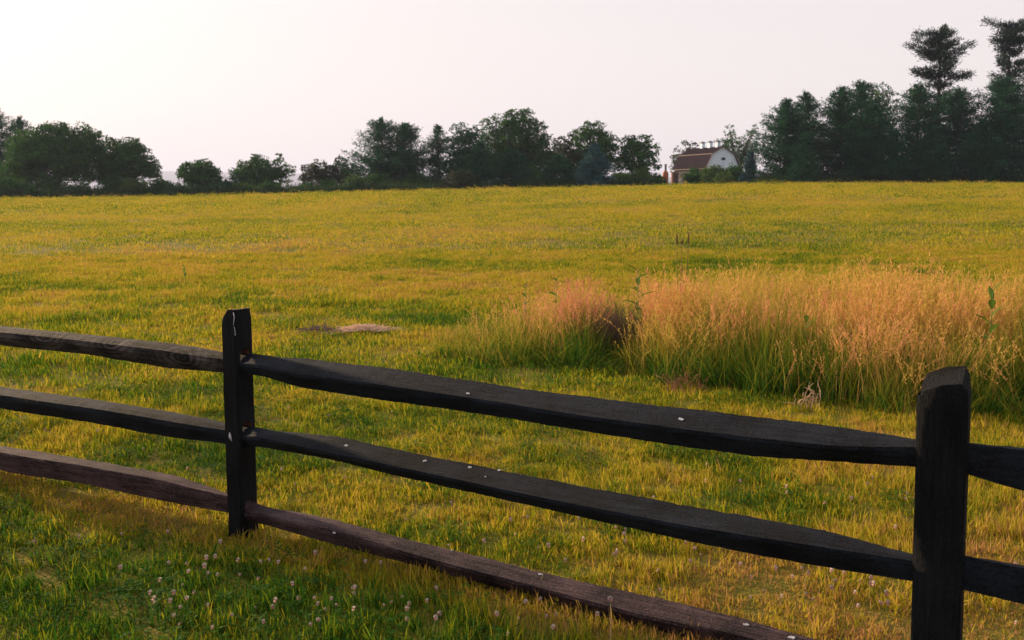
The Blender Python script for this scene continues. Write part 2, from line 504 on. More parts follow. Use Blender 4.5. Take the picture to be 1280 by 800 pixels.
rails['Ab'] = rail('rail', [zrow_at(-.03, 300, 626, 640, 650), (324, 631, 644, 655), (400, 645, 660, 677), (500, 672, 690, 703), (600, 697, 716, 730), (700, 722, 742, 757), (800, 744, 768, 783),
                            (900, 767, 790, 807), (1010, 797, 818, 838), (1155, 836, 850, 872), (1170, 840, 853, 875)], WOOD_SUNLIT, .062, seed=3, label='bottom rail with brownish top')
LS = -FL
rails['Lt'] = rail('rail', [zrow(LS - .03, 1.04, .99, .94), (-60, 399, 408, 421), (0, 406, 415, 432), (100, 415.5, 425, 442), (200, 425.5, 438, 459), (278, 438.5, 451, 466), (296, 441, 453, 468)],
                   WOOD_GREY, .060, seed=4, roundness=.55, label='worn grey rail with dark knots and rings')
rails['Lm'] = rail('rail', [zrow(LS - .03, .70, .65, .60), (-60, 473, 484, 498), (0, 482, 494, 511), (100, 495.5, 508, 526), (200, 511, 525, 545), (282, 527, 540, 555), (298, 530, 542, 557)],
                   WOOD, .060, seed=5, roundness=.4)
rails['Lb'] = rail('rail', [zrow(LS - .03, .34, .30, .25), (-60, 547, 554, 573), (0, 557, 566, 588), (100, 572, 583, 604), (200, 590, 602, 626), (282, 617, 623, 641), (300, 621, 628, 644)],
                   WOOD_SUNLIT, .064, seed=6, label='bottom rail with reddish sunlight in its colour')
_s, _z = fence_hit(1280, 562, .05)
rails['Rt'] = rail('rail', [(1190, 551, 556, 589), (1212, 553, 558, 595), (1280, 559, 566, 615), zrow(FL * 1.5, 1.00, .95, .83), zrow(FL * 2 + .03, 1.02, .97, .92)], WOOD, .055, seed=7)
rails['Rm'] = rail('rail', [(1190, 690, 697, 735), (1212, 694, 701, 741), (1280, 706, 714, 757), zrow(FL * 1.5, .64, .60, .51), zrow(FL * 2 + .03, .66, .62, .56)], WOOD, .055, seed=8)
rails['Rb'] = rail('rail', [zrow(FL - .03, .165, .125, .075), zrow(FL * 1.5, .22, .17, .09), zrow(FL * 2 + .03, .33, .29, .23)], WOOD_SUNLIT, .06, seed=9)

def post(s, w, t, h, chamfer, hole_z, lean=(0, 0), seed=0, rot=0.0):
    """w across the front, t along the fence... faces with uneven hewn sides, mortises cut right through"""
    rn = random.Random(seed)
    bm = bmesh.new()
    NV = 26
    prof = [(-.5, -.42), (-.42, -.5), (0, -.515), (.42, -.5), (.5, -.42), (.515, 0), (.5, .42), (.42, .5), (0, .51), (-.42, .5), (-.5, .42), (-.51, 0)]
    rings = []
    for i in range(NV):
        f = i / (NV - 1); z = -.32 + (h + .32) * f
        ring = []
        for k, (a, b) in enumerate(prof):
            j = float(fbm(np.array(z * 5 + seed * 11 + k * 3.3), np.array(k * 2.1 + seed), 3) - .5)
            sc_ = 1 + .10 * j + (.05 if z < .12 else 0) * (1 - max(z, 0) / .12)
            zz = z
            x, y = a * w * sc_, b * t * sc_
            if i == NV - 1:
                zz = h + chamfer[0] * (a) + chamfer[1] * b - chamfer[2] * (abs(a) > .45) - chamfer[3] * (a < -.4)
                x *= .90; y *= .92
            elif i == NV - 2:
                zz = h - max(chamfer[2] * 1.5, .05) - chamfer[3] * .9 * (a < -.4)
            c, s_ = math.cos(rot), math.sin(rot)
            ring.append(bm.verts.new((x * c - y * s_ + lean[0] * f, x * s_ + y * c + lean[1] * f, zz)))
        rings.append(ring)
    n = len(prof)
    for i in range(NV - 1):
        for k in range(n):
            bm.faces.new((rings[i][k], rings[i][(k + 1) % n], rings[i + 1][(k + 1) % n], rings[i + 1][k]))
    bm.faces.new(rings[-1]); bm.faces.new(list(reversed(rings[0])))
    bmesh.ops.recalc_face_normals(bm, faces=bm.faces[:])
    me = bpy.data.meshes.new('post'); bm.to_mesh(me); bm.free()
    me.materials.append(WOOD_POST); me.materials.append(BARE)
    # mortises
    cb = bmesh.new()
    for (z, hh) in hole_z:
        vs = []
        for e in (-1, 1):
            r_ = []
            for k in range(14):
                a = 2 * math.pi * k / 14
                r_.append(cb.verts.new((e * .4, math.copysign(abs(math.cos(a)) ** .6, math.cos(a)) * .036, z + math.copysign(abs(math.sin(a)) ** .7, math.sin(a)) * hh / 2)))
            vs.append(r_)
        for k in range(14):
            cb.faces.new((vs[0][k], vs[0][(k + 1) % 14], vs[1][(k + 1) % 14], vs[1][k]))
        cb.faces.new(vs[0]); cb.faces.new(list(reversed(vs[1])))
    bmesh.ops.recalc_face_normals(cb, faces=cb.faces[:])
    cm = bpy.data.meshes.new('cut'); cb.to_mesh(cm); cb.free()
    cm.materials.append(WOOD); cm.materials.append(BARE)
    cm.polygons.foreach_set('material_index', [1] * len(cm.polygons))
    po = bpy.data.objects.new('post', me); co = bpy.data.objects.new('cut', cm)
    COL.objects.link(po); COL.objects.link(co)
    md = po.modifiers.new('b', 'BOOLEAN'); md.operation = 'DIFFERENCE'; md.object = co; md.solver = 'EXACT'
    dg = bpy.context.evaluated_depsgraph_get()
    me2 = bpy.data.meshes.new_from_object(po.evaluated_get(dg))
    bpy.data.objects.remove(po); bpy.data.objects.remove(co); bpy.data.meshes.remove(cm)
    co_ = np.zeros(len(me2.vertices) * 3, np.float32); me2.vertices.foreach_get('co', co_); co_ = co_.reshape(-1, 3)
    at = me2.attributes.new('grain', 'FLOAT_VECTOR', 'POINT')
    at.data.foreach_set('vector', np.stack([co_[:, 2] * 1.0 + seed, co_[:, 0] * 14, co_[:, 1] * 14], -1).ravel().astype(np.float32))
    me2.polygons.foreach_set('use_smooth', [True] * len(me2.polygons)); me2.set_sharp_from_angle(angle=R(30))
    me2.name = 'post'
    o = obj('post', me2, fence)
    ang = math.atan2(FD[1], FD[0])
    o.rotation_euler = (0, 0, ang)
    b = fence_pt(s, 0, 0); g = hz(b.x, b.y)
    o.location = b - FROOT + Vector((0, 0, 0))
    return o

def hole(px, yt, yb):
    s, z1 = fence_hit(px, yt, 0); s, z2 = fence_hit(px, yb, 0)
    return ((z1 + z2) / 2 + .020, abs(z1 - z2) + .018)
# local x runs along the fence, local y away from the camera
_h1 = fence_hit(300, 386, 0)[1]; _h2 = fence_hit(1181, 459, 0)[1]
post1 = post(0.0, .105, .125, _h1, (.0, .0, .0, .045), [hole(300, 442, 469), hole(300, 532, 560), hole(300, 628, 652)], seed=1, lean=(0, 0))
post2 = post(FL, .165, .10, _h2 - .030, (.02, .05, .025, .02), [hole(1181, 549, 590), hole(1181, 694, 735), (.125, .13)], seed=2, lean=(-.025, 0))
post0 = post(LS, .13, .12, 1.19, (.0, .02, .01, .02), [(.99, .14), (.65, .14), (.295, .13)], seed=3)
post3 = post(FL * 2, .14, .11, 1.21, (.0, .02, .02, .0), [(.97, .14), (.61, .14), (.28, .13)], seed=4)

def splat(r, px, py, size, n=.0):
    """a chalky bird dropping lying flat on a rail's own surface"""
    from mathutils.bvhtree import BVHTree
    me = rails[r].data
    bv = BVHTree.FromPolygons([v.co for v in me.vertices], [tuple(p.vertices) for p in me.polygons])
    d = ray(px, py).normalized()
    hit, nn, _, _ = bv.ray_cast(Vector((0, 0, CAM_H)) - FROOT, d)
    if hit is None: return
    if nn.dot(d) > 0: nn = -nn
    t = Vector((FD[0], FD[1], 0)); t = (t - nn * t.dot(nn)).normalized(); up = nn.cross(t)
    mb = MB(); K = 11; rn = random.Random(int(px * 7 + py)); ring = []
    for k in range(K):
        a = 2 * math.pi * k / K; rr = size * (.45 + .75 * rn.random())
        ring.append(hit + t * math.cos(a) * rr * 1.3 + up * math.sin(a) * rr * .8)
    top = [hit + (p - hit) * .75 + nn * .0022 for p in ring]; low = [p - nn * .004 for p in ring]
    mb.add(low + top, [(k, (k + 1) % K, K + (k + 1) % K, K + k) for k in range(K)] + [tuple(range(K, 2 * K))])
    obj('dropping', mb.mesh('dropping', CHALK, False), rails[r])
for a in [('At', 585, 492, .010, .0), ('At', 851, 524, .012, .0), ('Am', 433, 557, .013, .0), ('Am', 531, 576, .013, .0), ('Am', 587, 584, .010, .0),
          ('Am', 624, 588, .010, .0), ('Am', 607, 596, .006, .02), ('Ab', 418, 666, .009, .02), ('Ab', 565, 688, .008, .0), ('Ab', 676, 718, .011, .0), ('Ab', 932, 781, .014, .0), ('Ab', 990, 797, .016, .0)]:
    splat(*a)

mb = MB()
mb.tube([(.045 + .004 * math.sin(k * 1.7), -.0635 + .001 * k, _h1 - .012 - .022 * k) for k in range(9)], [.0022, .0026, .002, .0024, .0018, .002, .0016, .0014, .0008], 6)
obj('paint_streak', mb.mesh('paint_streak', CHALK, True), post1)
mb = MB(); zc_ = fence_hit(297, 547, .06)[1]
mb.tube([(-.012, -.062, zc_ + .022), (-.006, -.0655, zc_), (.002, -.062, zc_ - .024)], [.003, .008, .003], 7)
obj('paint_chip', mb.mesh('paint_chip', CHALK, True), post1)

# ------------------------------------------------------------------ grass
def tuft(name, nbl, radius, hgt, width, lean=.5, segs=3, seed=0, hvar=.5, mat=None, curl=.8, clumpy=0):
    r = np.random.default_rng(seed)
    V = []; Fq = []; Ft = []; vv = []; hh = []
    o = 0
    if clumpy: cc = r.normal(0, radius * .5, (clumpy, 2))
    for b in range(nbl):
        if clumpy: bx, by = cc[b % clumpy] + r.normal(0, radius * .12, 2)
        else:
            a = r.random() * 6.283; d = radius * math.sqrt(r.random()); bx, by = math.cos(a) * d, math.sin(a) * d
        h = hgt * (1 - hvar + hvar * 1.5 * r.random()); w = width * (.6 + .8 * r.random())
        az = r.random() * 6.283; ln = lean * (r.random() ** 1.3) ; fa = az + r.normal(0, .9) + 1.57
        dx, dy = math.cos(az), math.sin(az); wx, wy = math.cos(fa), math.sin(fa)
        rv = r.random()
        x, y, z = bx, by, -.01
        ang = ln * .4
        for s in range(segs + 1):
            f = s / segs
            ww = w * (1 - f ** 1.6) * .5
            if s < segs:
                V += [(x - wx * ww, y - wy * ww, z), (x + wx * ww, y + wy * ww, z)]; vv += [rv, rv]; hh += [f, f]
            else:
                V.append((x, y, z)); vv.append(rv); hh.append(1.0)
            st = h / segs
            x += dx * math.sin(ang) * st; y += dy * math.sin(ang) * st; z += math.cos(ang) * st
            ang += ln * curl * (1.6 / segs) * (.6 + .8 * r.random())
            ang = min(ang, 2.1)
        for s in range(segs - 1):
            k = o + 2 * s; Fq.append((k, k + 1, k + 3, k + 2))
        k = o + 2 * (segs - 1); Ft.append((k, k + 1, k + 2))
        o += 2 * segs + 1
    return mesh_np(name, V, [np.array(Fq), np.array(Ft)] if Fq else [np.array(Ft)], mat, {'v': ('POINT', np.array(vv)), 'h': ('POINT', np.array(hh))})

def scatter(name, meshes, pts, scl, dry, label=None, cat=None, tilt=.12, seed=0, aniso=None, idx=None):
    """one object: points carrying instances of the tuft meshes"""
    r = np.random.default_rng(seed)
    n = len(pts)
    me = bpy.data.meshes.new(name)
    me.vertices.add(n); me.vertices.foreach_set('co', np.asarray(pts, np.float32).ravel())
    rot = np.stack([r.normal(0, tilt, n), r.normal(0, tilt, n), r.random(n) * 6.283], -1)
    if aniso is not None: rot[:, :2] += aniso
    def pa(k, a, t='FLOAT'):
        at = me.attributes.new(k, t, 'POINT')
        at.data.foreach_set('vector' if t == 'FLOAT_VECTOR' else 'value', np.asarray(a, np.int32 if t == 'INT' else np.float32).ravel())
    pa('rot', rot, 'FLOAT_VECTOR'); pa('scl', scl if np.ndim(scl) == 2 else np.repeat(np.asarray(scl)[:, None], 3, 1), 'FLOAT_VECTOR')
    pa('dry', dry); pa('pick', r.integers(0, len(meshes), n) if idx is None else idx, 'INT')
    c = bpy.data.collections.new(name + '_tufts')
    for k, m in enumerate(meshes):
        c.objects.link(bpy.data.objects.new('%s_tuft_%02d' % (name, k), m))
    ng = bpy.data.node_groups.new(name, 'GeometryNodeTree')
    ng.interface.new_socket('Geometry', in_out='INPUT', socket_type='NodeSocketGeometry')
    ng.interface.new_socket('Geometry', in_out='OUTPUT', socket_type='NodeSocketGeometry')
    N = ng.nodes; L = ng.links
    gi = N.new('NodeGroupInput'); go = N.new('NodeGroupOutput')
    ci = N.new('GeometryNodeCollectionInfo'); ci.inputs['Collection'].default_value = c
    ci.inputs['Separate Children'].default_value = True; ci.inputs['Reset Children'].default_value = True
    ip = N.new('GeometryNodeInstanceOnPoints'); ip.inputs['Pick Instance'].default_value = True
    def na(k, t):
        a = N.new('GeometryNodeInputNamedAttribute'); a.data_type = t; a.inputs['Name'].default_value = k
        return a.outputs['Attribute']
    e = N.new('FunctionNodeEulerToRotation'); L.new(na('rot', 'FLOAT_VECTOR'), e.inputs[0])
    L.new(gi.outputs[0], ip.inputs['Points']); L.new(ci.outputs[0], ip.inputs['Instance'])
    L.new(na('pick', 'INT'), ip.inputs['Instance Index']); L.new(e.outputs[0], ip.inputs['Rotation'])
    L.new(na('scl', 'FLOAT_VECTOR'), ip.inputs['Scale']); L.new(ip.outputs[0], go.inputs[0])
    o = obj(name, me)
    md = o.modifiers.new('grow', 'NODES'); md.node_group = ng
    tag(o, label, cat, kind='stuff')
    return o

BLADE = blade_material('lawn_blades', GRASS_STOPS)
# --- the tall patch: where it stands
_fr = [ground_hit(*p) for p in [(505, 438), (560, 456), (640, 461), (720, 467), (790, 476), (850, 490), (950, 505), (1050, 518), (1150, 526), (1280, 534)]]
_fx = np.array([p.x for p in _fr] + [9.0, 16.0]); _fy = np.array([p.y for p in _fr] + [_fr[-1].y - .6, _fr[-1].y - 1.5])
def patch_w(x, y):
    """0 outside the unmown patch, rising to 1 well inside"""
    e = (fbm(x * 1.6 + 40, y * 1.6, 3) - .5) * .9
    front = np.interp(x, _fx, _fy)
    back = 13.6 + .9 * (fbm(x * .5 + 8, x * 0 + 2, 2) - .5)
    a = np.clip((y - front + e * 1.1) / 1.1, 0, 1)
    b = np.clip((back - y + e * 1.5) / .8, 0, 1)
    l = np.clip((x - (-1.25 + (y - 11.4) * .55) + e) / 1.6, 0, 1)
    return a * b * l

def zone(y0, y1, dens, seed, margin=1.2, half=.60):
    r = np.random.default_rng(seed)
    ymax = half * y1 + margin
    area = 2 * ymax * (y1 - y0)
    n = int(area * dens)
    x = (r.random(n) * 2 - 1) * ymax; y = y0 + r.random(n) * (y1 - y0)
    k = np.abs(x) < half * y + margin
    return x[k], y[k]

def clover_leaves(name, n, radius, seed, mat):
    r = np.random.default_rng(seed); V = []; Fq = []; vv = []
    for i in range(n):
        a = r.random() * 6.283; d = radius * math.sqrt(r.random()); c = np.array([math.cos(a) * d, math.sin(a) * d, .02 + .035 * r.random()])
        a0 = r.random() * 6.283; L = .011 * (.7 + .6 * r.random()); rv = r.random() * .35; tl = r.normal(0, .3, 2)
        for k in range(3):
            t = a0 + 2.094 * k; u = np.array([math.cos(t), math.sin(t), tl[0] * math.cos(t) + tl[1] * math.sin(t)]); w = np.array([-math.sin(t), math.cos(t), .0]) * L * .55
            o = len(V); V += [tuple(c), tuple(c + u * L * .7 - w), tuple(c + u * L * 1.2), tuple(c + u * L * .7 + w)]; Fq.append((o, o + 1, o + 2, o + 3)); vv += [rv] * 4
    return mesh_np(name, V, np.array(Fq), mat, {'v': ('POINT', np.array(vv)), 'h': ('POINT', np.zeros(len(vv)))})
near_t = [clover_leaves('clover_leaf_tuft', 36, .13, 90 + k, BLADE) for k in range(4)] + \
         [tuft('lawn_tuft', 100, .13, .032, .0056, 1.5, 2, 110 + k, .6, BLADE) for k in range(5)] + \
         [tuft('lawn_tuft', 70, .13, .050, .0058, 1.15, 3, 100 + k, .55, BLADE) for k in range(6)] + \
         [tuft('lawn_tuft', 46, .12, .072, .0062, 1.1, 4, 120 + k, .6, BLADE, clumpy=5) for k in range(4)]
mid_t = [tuft('lawn_tuft', 90, .26, .056, .0095, 1.1, 3, 140 + k, .55, BLADE) for k in range(6)]
far_t = [tuft('lawn_tuft', 90, .75, .075, .022, 1.1, 2, 160 + k, .6, BLADE) for k in range(5)]
vfar_t = [tuft('lawn_tuft', 110, 1.7, .09, .06, 1.1, 2, 180 + k, .6, BLADE) for k in range(4)]

def lawn(name, meshes, y0, y1, dens, seed, s0, label, hfac=1.0, margin=1.2):
    x, y = zone(max(1.2, y0 * .88), y1 * 1.12, dens, seed, margin)
    r = np.random.default_rng(seed + 1)
    ye = y * (1 + np.clip(r.normal(0, .05, len(y)), -.11, .11))          # the kinds of tuft run into each other
    k = (ye > y0) & (ye < y1) & (y < 158)
    x, y = x[k], y[k]
    k = patch_w(x, y) < .5
    x, y = x[k], y[k]
    s, nn = fence_sn(x, y)
    d = dry_map(x, y)
    front = np.clip((nn - .25) / .5, 0, 1)
    lush = fbm(x * .7 + 60, y * .9 + 20, 3)
    hs = 1 + 1.1 * np.clip(lush - .5, 0, 1) * 2 * np.clip(1.3 - y / 40, .25, 1) + .30 * front
    hs *= 1 - .2 * np.exp(-((nn - .12) / .16) ** 2)
    hs *= np.where(d > .75, .75, 1.0)
    sc_ = s0 * (.75 + .5 * r.random(len(x)))
    scl = np.stack([sc_, sc_, sc_ * hs * hfac], -1)
    z = H(x, y)
    d = np.clip(d + r.normal(0, .05, len(x)), 0.0, 1.0)
    idx = r.integers(0, len(meshes), len(x))
    if meshes is near_t:                                              # clover leaves only where the lawn is lush
        idx = np.where((idx < 4) & (d > .42), r.integers(4, len(meshes), len(x)), idx)
        scl[:, 2] = np.where(idx < 4, sc_, scl[:, 2])
    return scatter(name, meshes, np.stack([x, y, z], -1), scl, d, label, 'grass', .15, seed + 2, idx=idx)
lawn('lawn_grass', near_t, 1.5, 9.0, 150, 11, 1.0, 'short mown grass, green and straw coloured, around the fence')
lawn('field_grass', mid_t, 9.0, 26.0, 30, 21, 1.05, 'sunlit mown grass of the field just behind the fence')
lawn('meadow_grass', far_t, 26.0, 66.0, 3.0, 31, 1.0, 'golden green mown grass in the middle of the field', margin=4)
lawn('crest_grass', vfar_t, 66.0, 157.0, .62, 41, 1.0, 'golden grass on the far rise of the field', margin=8)

# --- tall seeding grass
TALL_GREEN = blade_material('tall_green_blades', [(0, (.028, .085, .010)), (.35, (.070, .140, .012)), (.65, (.28, .25, .020)), (1, (.46, .31, .08))], .75, .4, .45)
STRAW = blade_material('seed_stalks', [(0, (.23, .24, .028)), (.30, (.50, .36, .065)), (.62, (.66, .37, .12)), (.82, (.66, .30, .15)), (1, (.60, .23, .15))], .45, .35, .10)

def stalks(name, n, radius, hgt, seed, lean=.35, head=.26, mat=None, spik=16):
    r = np.random.default_rng(seed)
    V = []; Q = []; vv = []; hh = []
    def strip(p, q, w, f0, f1, rv):
        d = np.array(q) - np.array(p); a = np.cross(d, r.normal(0, 1, 3)); a /= (np.linalg.norm(a) + 1e-9); a *= w / 2
        k = len(V); V.extend([tuple(p - a), tuple(p + a), tuple(q + a * .6), tuple(q - a * .6)]); Q.append((k, k + 1, k + 2, k + 3))
        vv.extend([rv] * 4); hh.extend([f0, f0, f1, f1])
    for i in range(n):
        a = r.random() * 6.283; d = radius * math.sqrt(r.random()); p = np.array([math.cos(a) * d, math.sin(a) * d, -.02])
        h = hgt * (.65 + .5 * r.random()); az = r.random() * 6.283; ln = lean * r.random(); rv = r.random()
        dirv = np.array([math.cos(az), math.sin(az), 0]); ang = ln * .3
        S = 5; prev = p
        for s in range(S):
            nx = prev + (dirv * math.sin(ang) + np.array([0, 0, math.cos(ang)])) * h / S
            strip(prev, nx, .0042 * (1 - .5 * s / S), s / S * .6, (s + 1) / S * .6, rv)
            if s >= S - 2:
                m = spik // 2
                for k in range(m):
                    f = r.random(); b = prev + (nx - prev) * f
                    az2 = r.random() * 6.283; e = .25 + .5 * r.random()
                    tip = b + (np.array([math.cos(az2), math.sin(az2), 0]) * math.sin(e) + np.array([0, 0, 1]) * math.cos(e) * .8 + dirv * .25) * head * h * .14 * (.6 + .8 * r.random())
                    strip(b, tip, .0065, .8, 1.0, min(1, max(0, rv + r.normal(0, .12))))
            prev = nx; ang += ln * .55
    return mesh_np(name, V, np.array(Q), mat, {'v': ('POINT', np.array(vv)), 'h': ('POINT', np.array(hh))})

tall_t = [tuft('tall_tuft', 46, .18, .48, .0085, [.75, 1.25][k % 2], 5, 200 + k, .65, TALL_GREEN, .8) for k in range(6)] + [tuft('tall_tuft', 26, .15, .68, .0075, .55, 5, 210 + k, .5, TALL_GREEN, .6) for k in range(4)]
stalk_t = [stalks('stalk_tuft', 16, .27, .80, 220 + k, .34, mat=STRAW) for k in range(8)]

xx, yy = zone(7.0, 14.6, 56, 51, 4.0, .62)
w = patch_w(xx, yy); r_ = np.random.default_rng(52)
k = (w > .12) & (r_.random(len(w)) < .25 + .8 * w)
xx, yy, w = xx[k], yy[k], w[k]
def gap(x, y, c=(0.0, 0.0), r=.5): return np.clip(np.hypot(x - c[0], y - c[1]) / r, 0, 1)
DEAD = ground_hit(772, 440); DEAD = Vector((DEAD.x, DEAD.y + .35, DEAD.z))
def hollow(x, y):
    u_ = np.abs(x - DEAD.x * y / DEAD.y)
    return np.where((y < DEAD.y + .15), np.clip(u_ / .34, 0, 1) ** 2, np.clip(np.hypot(x - DEAD.x, y - DEAD.y - .1) / .4, 0, 1))
g_ = hollow(xx, yy)
left_ = np.clip((xx + .9) / 1.6, 0, 1)
hsc = (.22 + .70 * w ** .8) * (.45 + 1.0 * fbm(xx * 1.5, yy * 1.5, 3)) * (.30 + .70 * g_) * (.58 + .48 * left_)
front_d = np.clip((yy - np.interp(xx, _fx, _fy)) / 2.2, 0, 1)
dry = .12 + .36 * front_d + .7 * (fbm(xx * 1.3 + 5, yy * 1.3 + 8, 3) - .5) + .22 * (1 - left_)
sx = .8 + .5 * r_.random(len(xx))
scatter('tall_grass', tall_t, np.stack([xx, yy, H(xx, yy)], -1), np.stack([sx, sx, hsc * (.85 + .3 * r_.random(len(xx)))], -1), np.clip(dry, 0, 1),
        'lush green blades of the unmown patch in the field', 'grass', .24, 53)
PK = [((.90, 11.1), .38), ((.72, 11.4), .30), ((1.70, 10.7), .26), ((2.35, 9.9), .42), ((3.6, 10.2), .4), ((4.6, 9.9), .35)]
xx, yy = zone(7.0, 14.8, 40, 61, 4.0, .62)
w = patch_w(xx, yy); r_ = np.random.default_rng(62)
front_d = np.clip((yy - np.interp(xx, _fx, _fy)) / 1.3, 0, 1)
clump = fbm(xx * 1.0 + 70, yy * 1.0 + 3, 3)
left_ = np.clip((xx + .55) / 1.5, 0, 1)
pk_ = np.clip(sum(np.exp(-((xx - c[0]) ** 2 + (yy - c[1]) ** 2) / r ** 2) for c, r in PK), 0, 1)
cs_ = np.clip((clump - .36) / .22, 0, 1)
dens = np.clip((.03 + .75 * front_d ** 1.3) * (.10 + .75 * cs_) * left_ + .8 * pk_, 0, 1) * (hollow(xx, yy) > .9)
k = (w > .2) & (r_.random(len(w)) < dens)
xx, yy, w, clump = xx[k], yy[k], w[k], clump[k]
def blob(x, y, c, r): return np.exp(-((x - c[0]) ** 2 + (y - c[1]) ** 2) / r ** 2)
pink = sum(blob(xx, yy, c, r) for c, r in PK)
dry = .36 + .75 * (fbm(xx * .8 + 90, yy * .8, 3) - .5) + .45 * np.clip(pink, 0, 1)
hsc = (.45 + .50 * w) * (.38 + .80 * clump + .30 * r_.random(len(xx))) * (1 + .12 * np.clip(pink, 0, 1))
sx = .8 + .5 * r_.random(len(xx))
scatter('seeding_grass', stalk_t, np.stack([xx, yy, H(xx, yy)], -1), np.stack([sx, sx, hsc], -1), np.clip(dry, 0, 1),
        'straw and pinkish seed heads standing over the unmown patch', 'grass', .10, 63)
# scattered thin stalks and tall blades in the mown field round the patch
xx, yy = zone(9.0, 20.0, 9.0, 71, 3.0, .62)
r_ = np.random.default_rng(72)
k = (patch_w(xx, yy) < .4) & (xx > -.2 + .25 * (yy - 11)) & (yy > 11.5) & (r_.random(len(xx)) < np.exp(-(yy - 12.5) / 1.6))
xx, yy = xx[k], yy[k]
scatter('stray_stalks', stalk_t, np.stack([xx, yy, H(xx, yy)], -1), np.clip(.85 - .12 * (yy - 12), .3, .9) * (.7 + .5 * r_.random(len(xx))), .15 + .4 * r_.random(len(xx)), 'thin stray stalks fading out behind the unmown patch', 'grass', .15, 73)

# ------------------------------------------------------------------ small plants and litter
STEM = simple('weed_stem', (.10, .14, .03), (.16, .20, .05), 20, .7)
WEED = leaf_material('weed_leaf', (.060, .130, .018), (.110, .190, .025), (.15, .23, .04), .35)
DOCK = simple('rusty_seed_head', (.10, .045, .030), (.17, .080, .055), 40, .9)
DRYSTEM = simple('dry_stem', (.36, .23, .13), (.54, .37, .23), 15, .9)
REDDRY = simple('reddish_dry_stem', (.20, .075, .040), (.36, .16, .09), 15, .9)
DEADM = simple('dead_brown_stem', (.06, .038, .035), (.20, .12, .11), 15, .9)
CLW = simple('clover_petals', (.42, .34, .32), (.56, .50, .46), 30, .8)
CLP = simple('clover_pink_base', (.42, .20, .18), (.55, .32, .28), 30, .8)

def leaf_mesh(name, L, Wd, bend, mat):
    V = []; Q = []
    n = 6
    for i in range(n + 1):
        f = i / n; w = Wd * math.sin(math.pi * min(f * .94 + .05, 1)) ** .8 * .5
        x = L * f * math.cos(bend * f * .5); z = L * (.10 * f) - L * bend * f * f * .35
        V += [(x, -w, z + w * .35), (x, 0, z), (x, w, z + w * .35)]
    for i in range(n):
        a = 3 * i; Q += [(a, a + 1, a + 4, a + 3), (a + 1, a + 2, a + 5, a + 4)]
    return mesh_np(name, V, np.array(Q), mat, {'v': ('POINT', np.array([.3 + .4 * (k % 3 == 1) for k in range(len(V))]))}, smooth=True)
LEAFS = [leaf_mesh('leaf', 1.0, .36, .9, WEED), leaf_mesh('leaf', 1.0, .30, .5, WEED)]

def leafy_weed(px, ytop, Y, nl, L, label, group=None, up=.9):
    top = P(px, ytop, Y); g = hz(top.x, Y)
    t = thing('leafy_weed', label, 'weed', (top.x, Y, g), group)
    h = top.z - g - L * .3
    rn = random.Random(int(px))
    mb = MB(); mb.tube([(0, 0, -.02), (.01, 0, h * .5), (.015, .005, h)], [.006, .005, .003], 6)
    obj('stem', mb.mesh('stem', STEM, True), t)
    for i in range(nl):
        f = .35 + .65 * i / (nl - 1)
        lf = obj('leaf', LEAFS[i % 2], t)
        sc_ = L * (1.0 - .45 * abs(f - .7)) * rn.uniform(.85, 1.15)
        lf.scale = (sc_, sc_, sc_)
        lf.location = (.012 * f, 0, h * f)
        lf.rotation_euler = (rn.uniform(-.2, .2), -up * (f ** .8) + .1, (i % 2) * math.pi + (i // 2) * 1.45 + rn.uniform(-.3, .3))
leafy_weed(797, 333, 10.6, 10, .20, 'tall pale leafy weed rising over the pinkish grass beside the dead brown tangle', up=.7)
leafy_weed(1240, 358, 8.9, 9, .19, 'dark broad leaved weed among straw coloured grass behind the thick fence post', up=1.2)
leafy_weed(694, 347, 11.4, 7, .13, 'small green leafy weed at the thin end of the pink seed heads', up=.7)
leafy_weed(656, 348, 11.9, 6, .12, 'tiny lone leafy weed where the unmown patch thins into mown field', up=.9)
leafy_weed(1006, 398, 9.4, 7, .14, 'low yellowish leafy weed half hidden in the straw coloured stalks', up=1.1)
leafy_weed(230, 334, 17.5, 5, .12, 'single upright weed alone in the open mown field', up=1.2)

def seed_stalk(px, ytop, Y, hl, lean, label):
    top = P(px, ytop, Y); g = hz(top.x, Y)
    t = thing('dock_stalk', label, 'weed', (top.x - lean, Y, g))
    h = top.z - g
    mb = MB(); mb.tube([(0, 0, -.02), (lean * .3, 0, h * .5), (lean, 0, h * .98)], [.0035, .003, .002], 6)
    obj('stem', mb.mesh('stem', DOCK, True), t)
    rn = random.Random(int(px)); hb = MB()
    for i in range(70):
        f = rn.random(); r0 = .010 * math.sin(math.pi * (.15 + .8 * f)) ; a = rn.random() * 6.283
        c = Vector((lean * (1 - .2 * (1 - f)) + math.cos(a) * r0 * rn.random(), math.sin(a) * r0 * rn.random(), h - hl * (1 - f)))
        hb.box(c, (.008, .008, .010), Matrix.Rotation(rn.random() * 3, 3, 'X') @ Matrix.Rotation(rn.random() * 3, 3, 'Z'))
    obj('seed_head', hb.mesh('seed_head', DOCK), t)
seed_stalk(846, 293, 11.6, .12, -.03, 'tall rusty dock stalk with slanting dark seed head over the unmown patch')
seed_stalk(861, 291, 11.8, .13, .02, 'slim upright rusty dock stalk with dark narrow seed head')
seed_stalk(853, 300, 11.5, .05, .02, 'short dock stalk with a small round seed head')

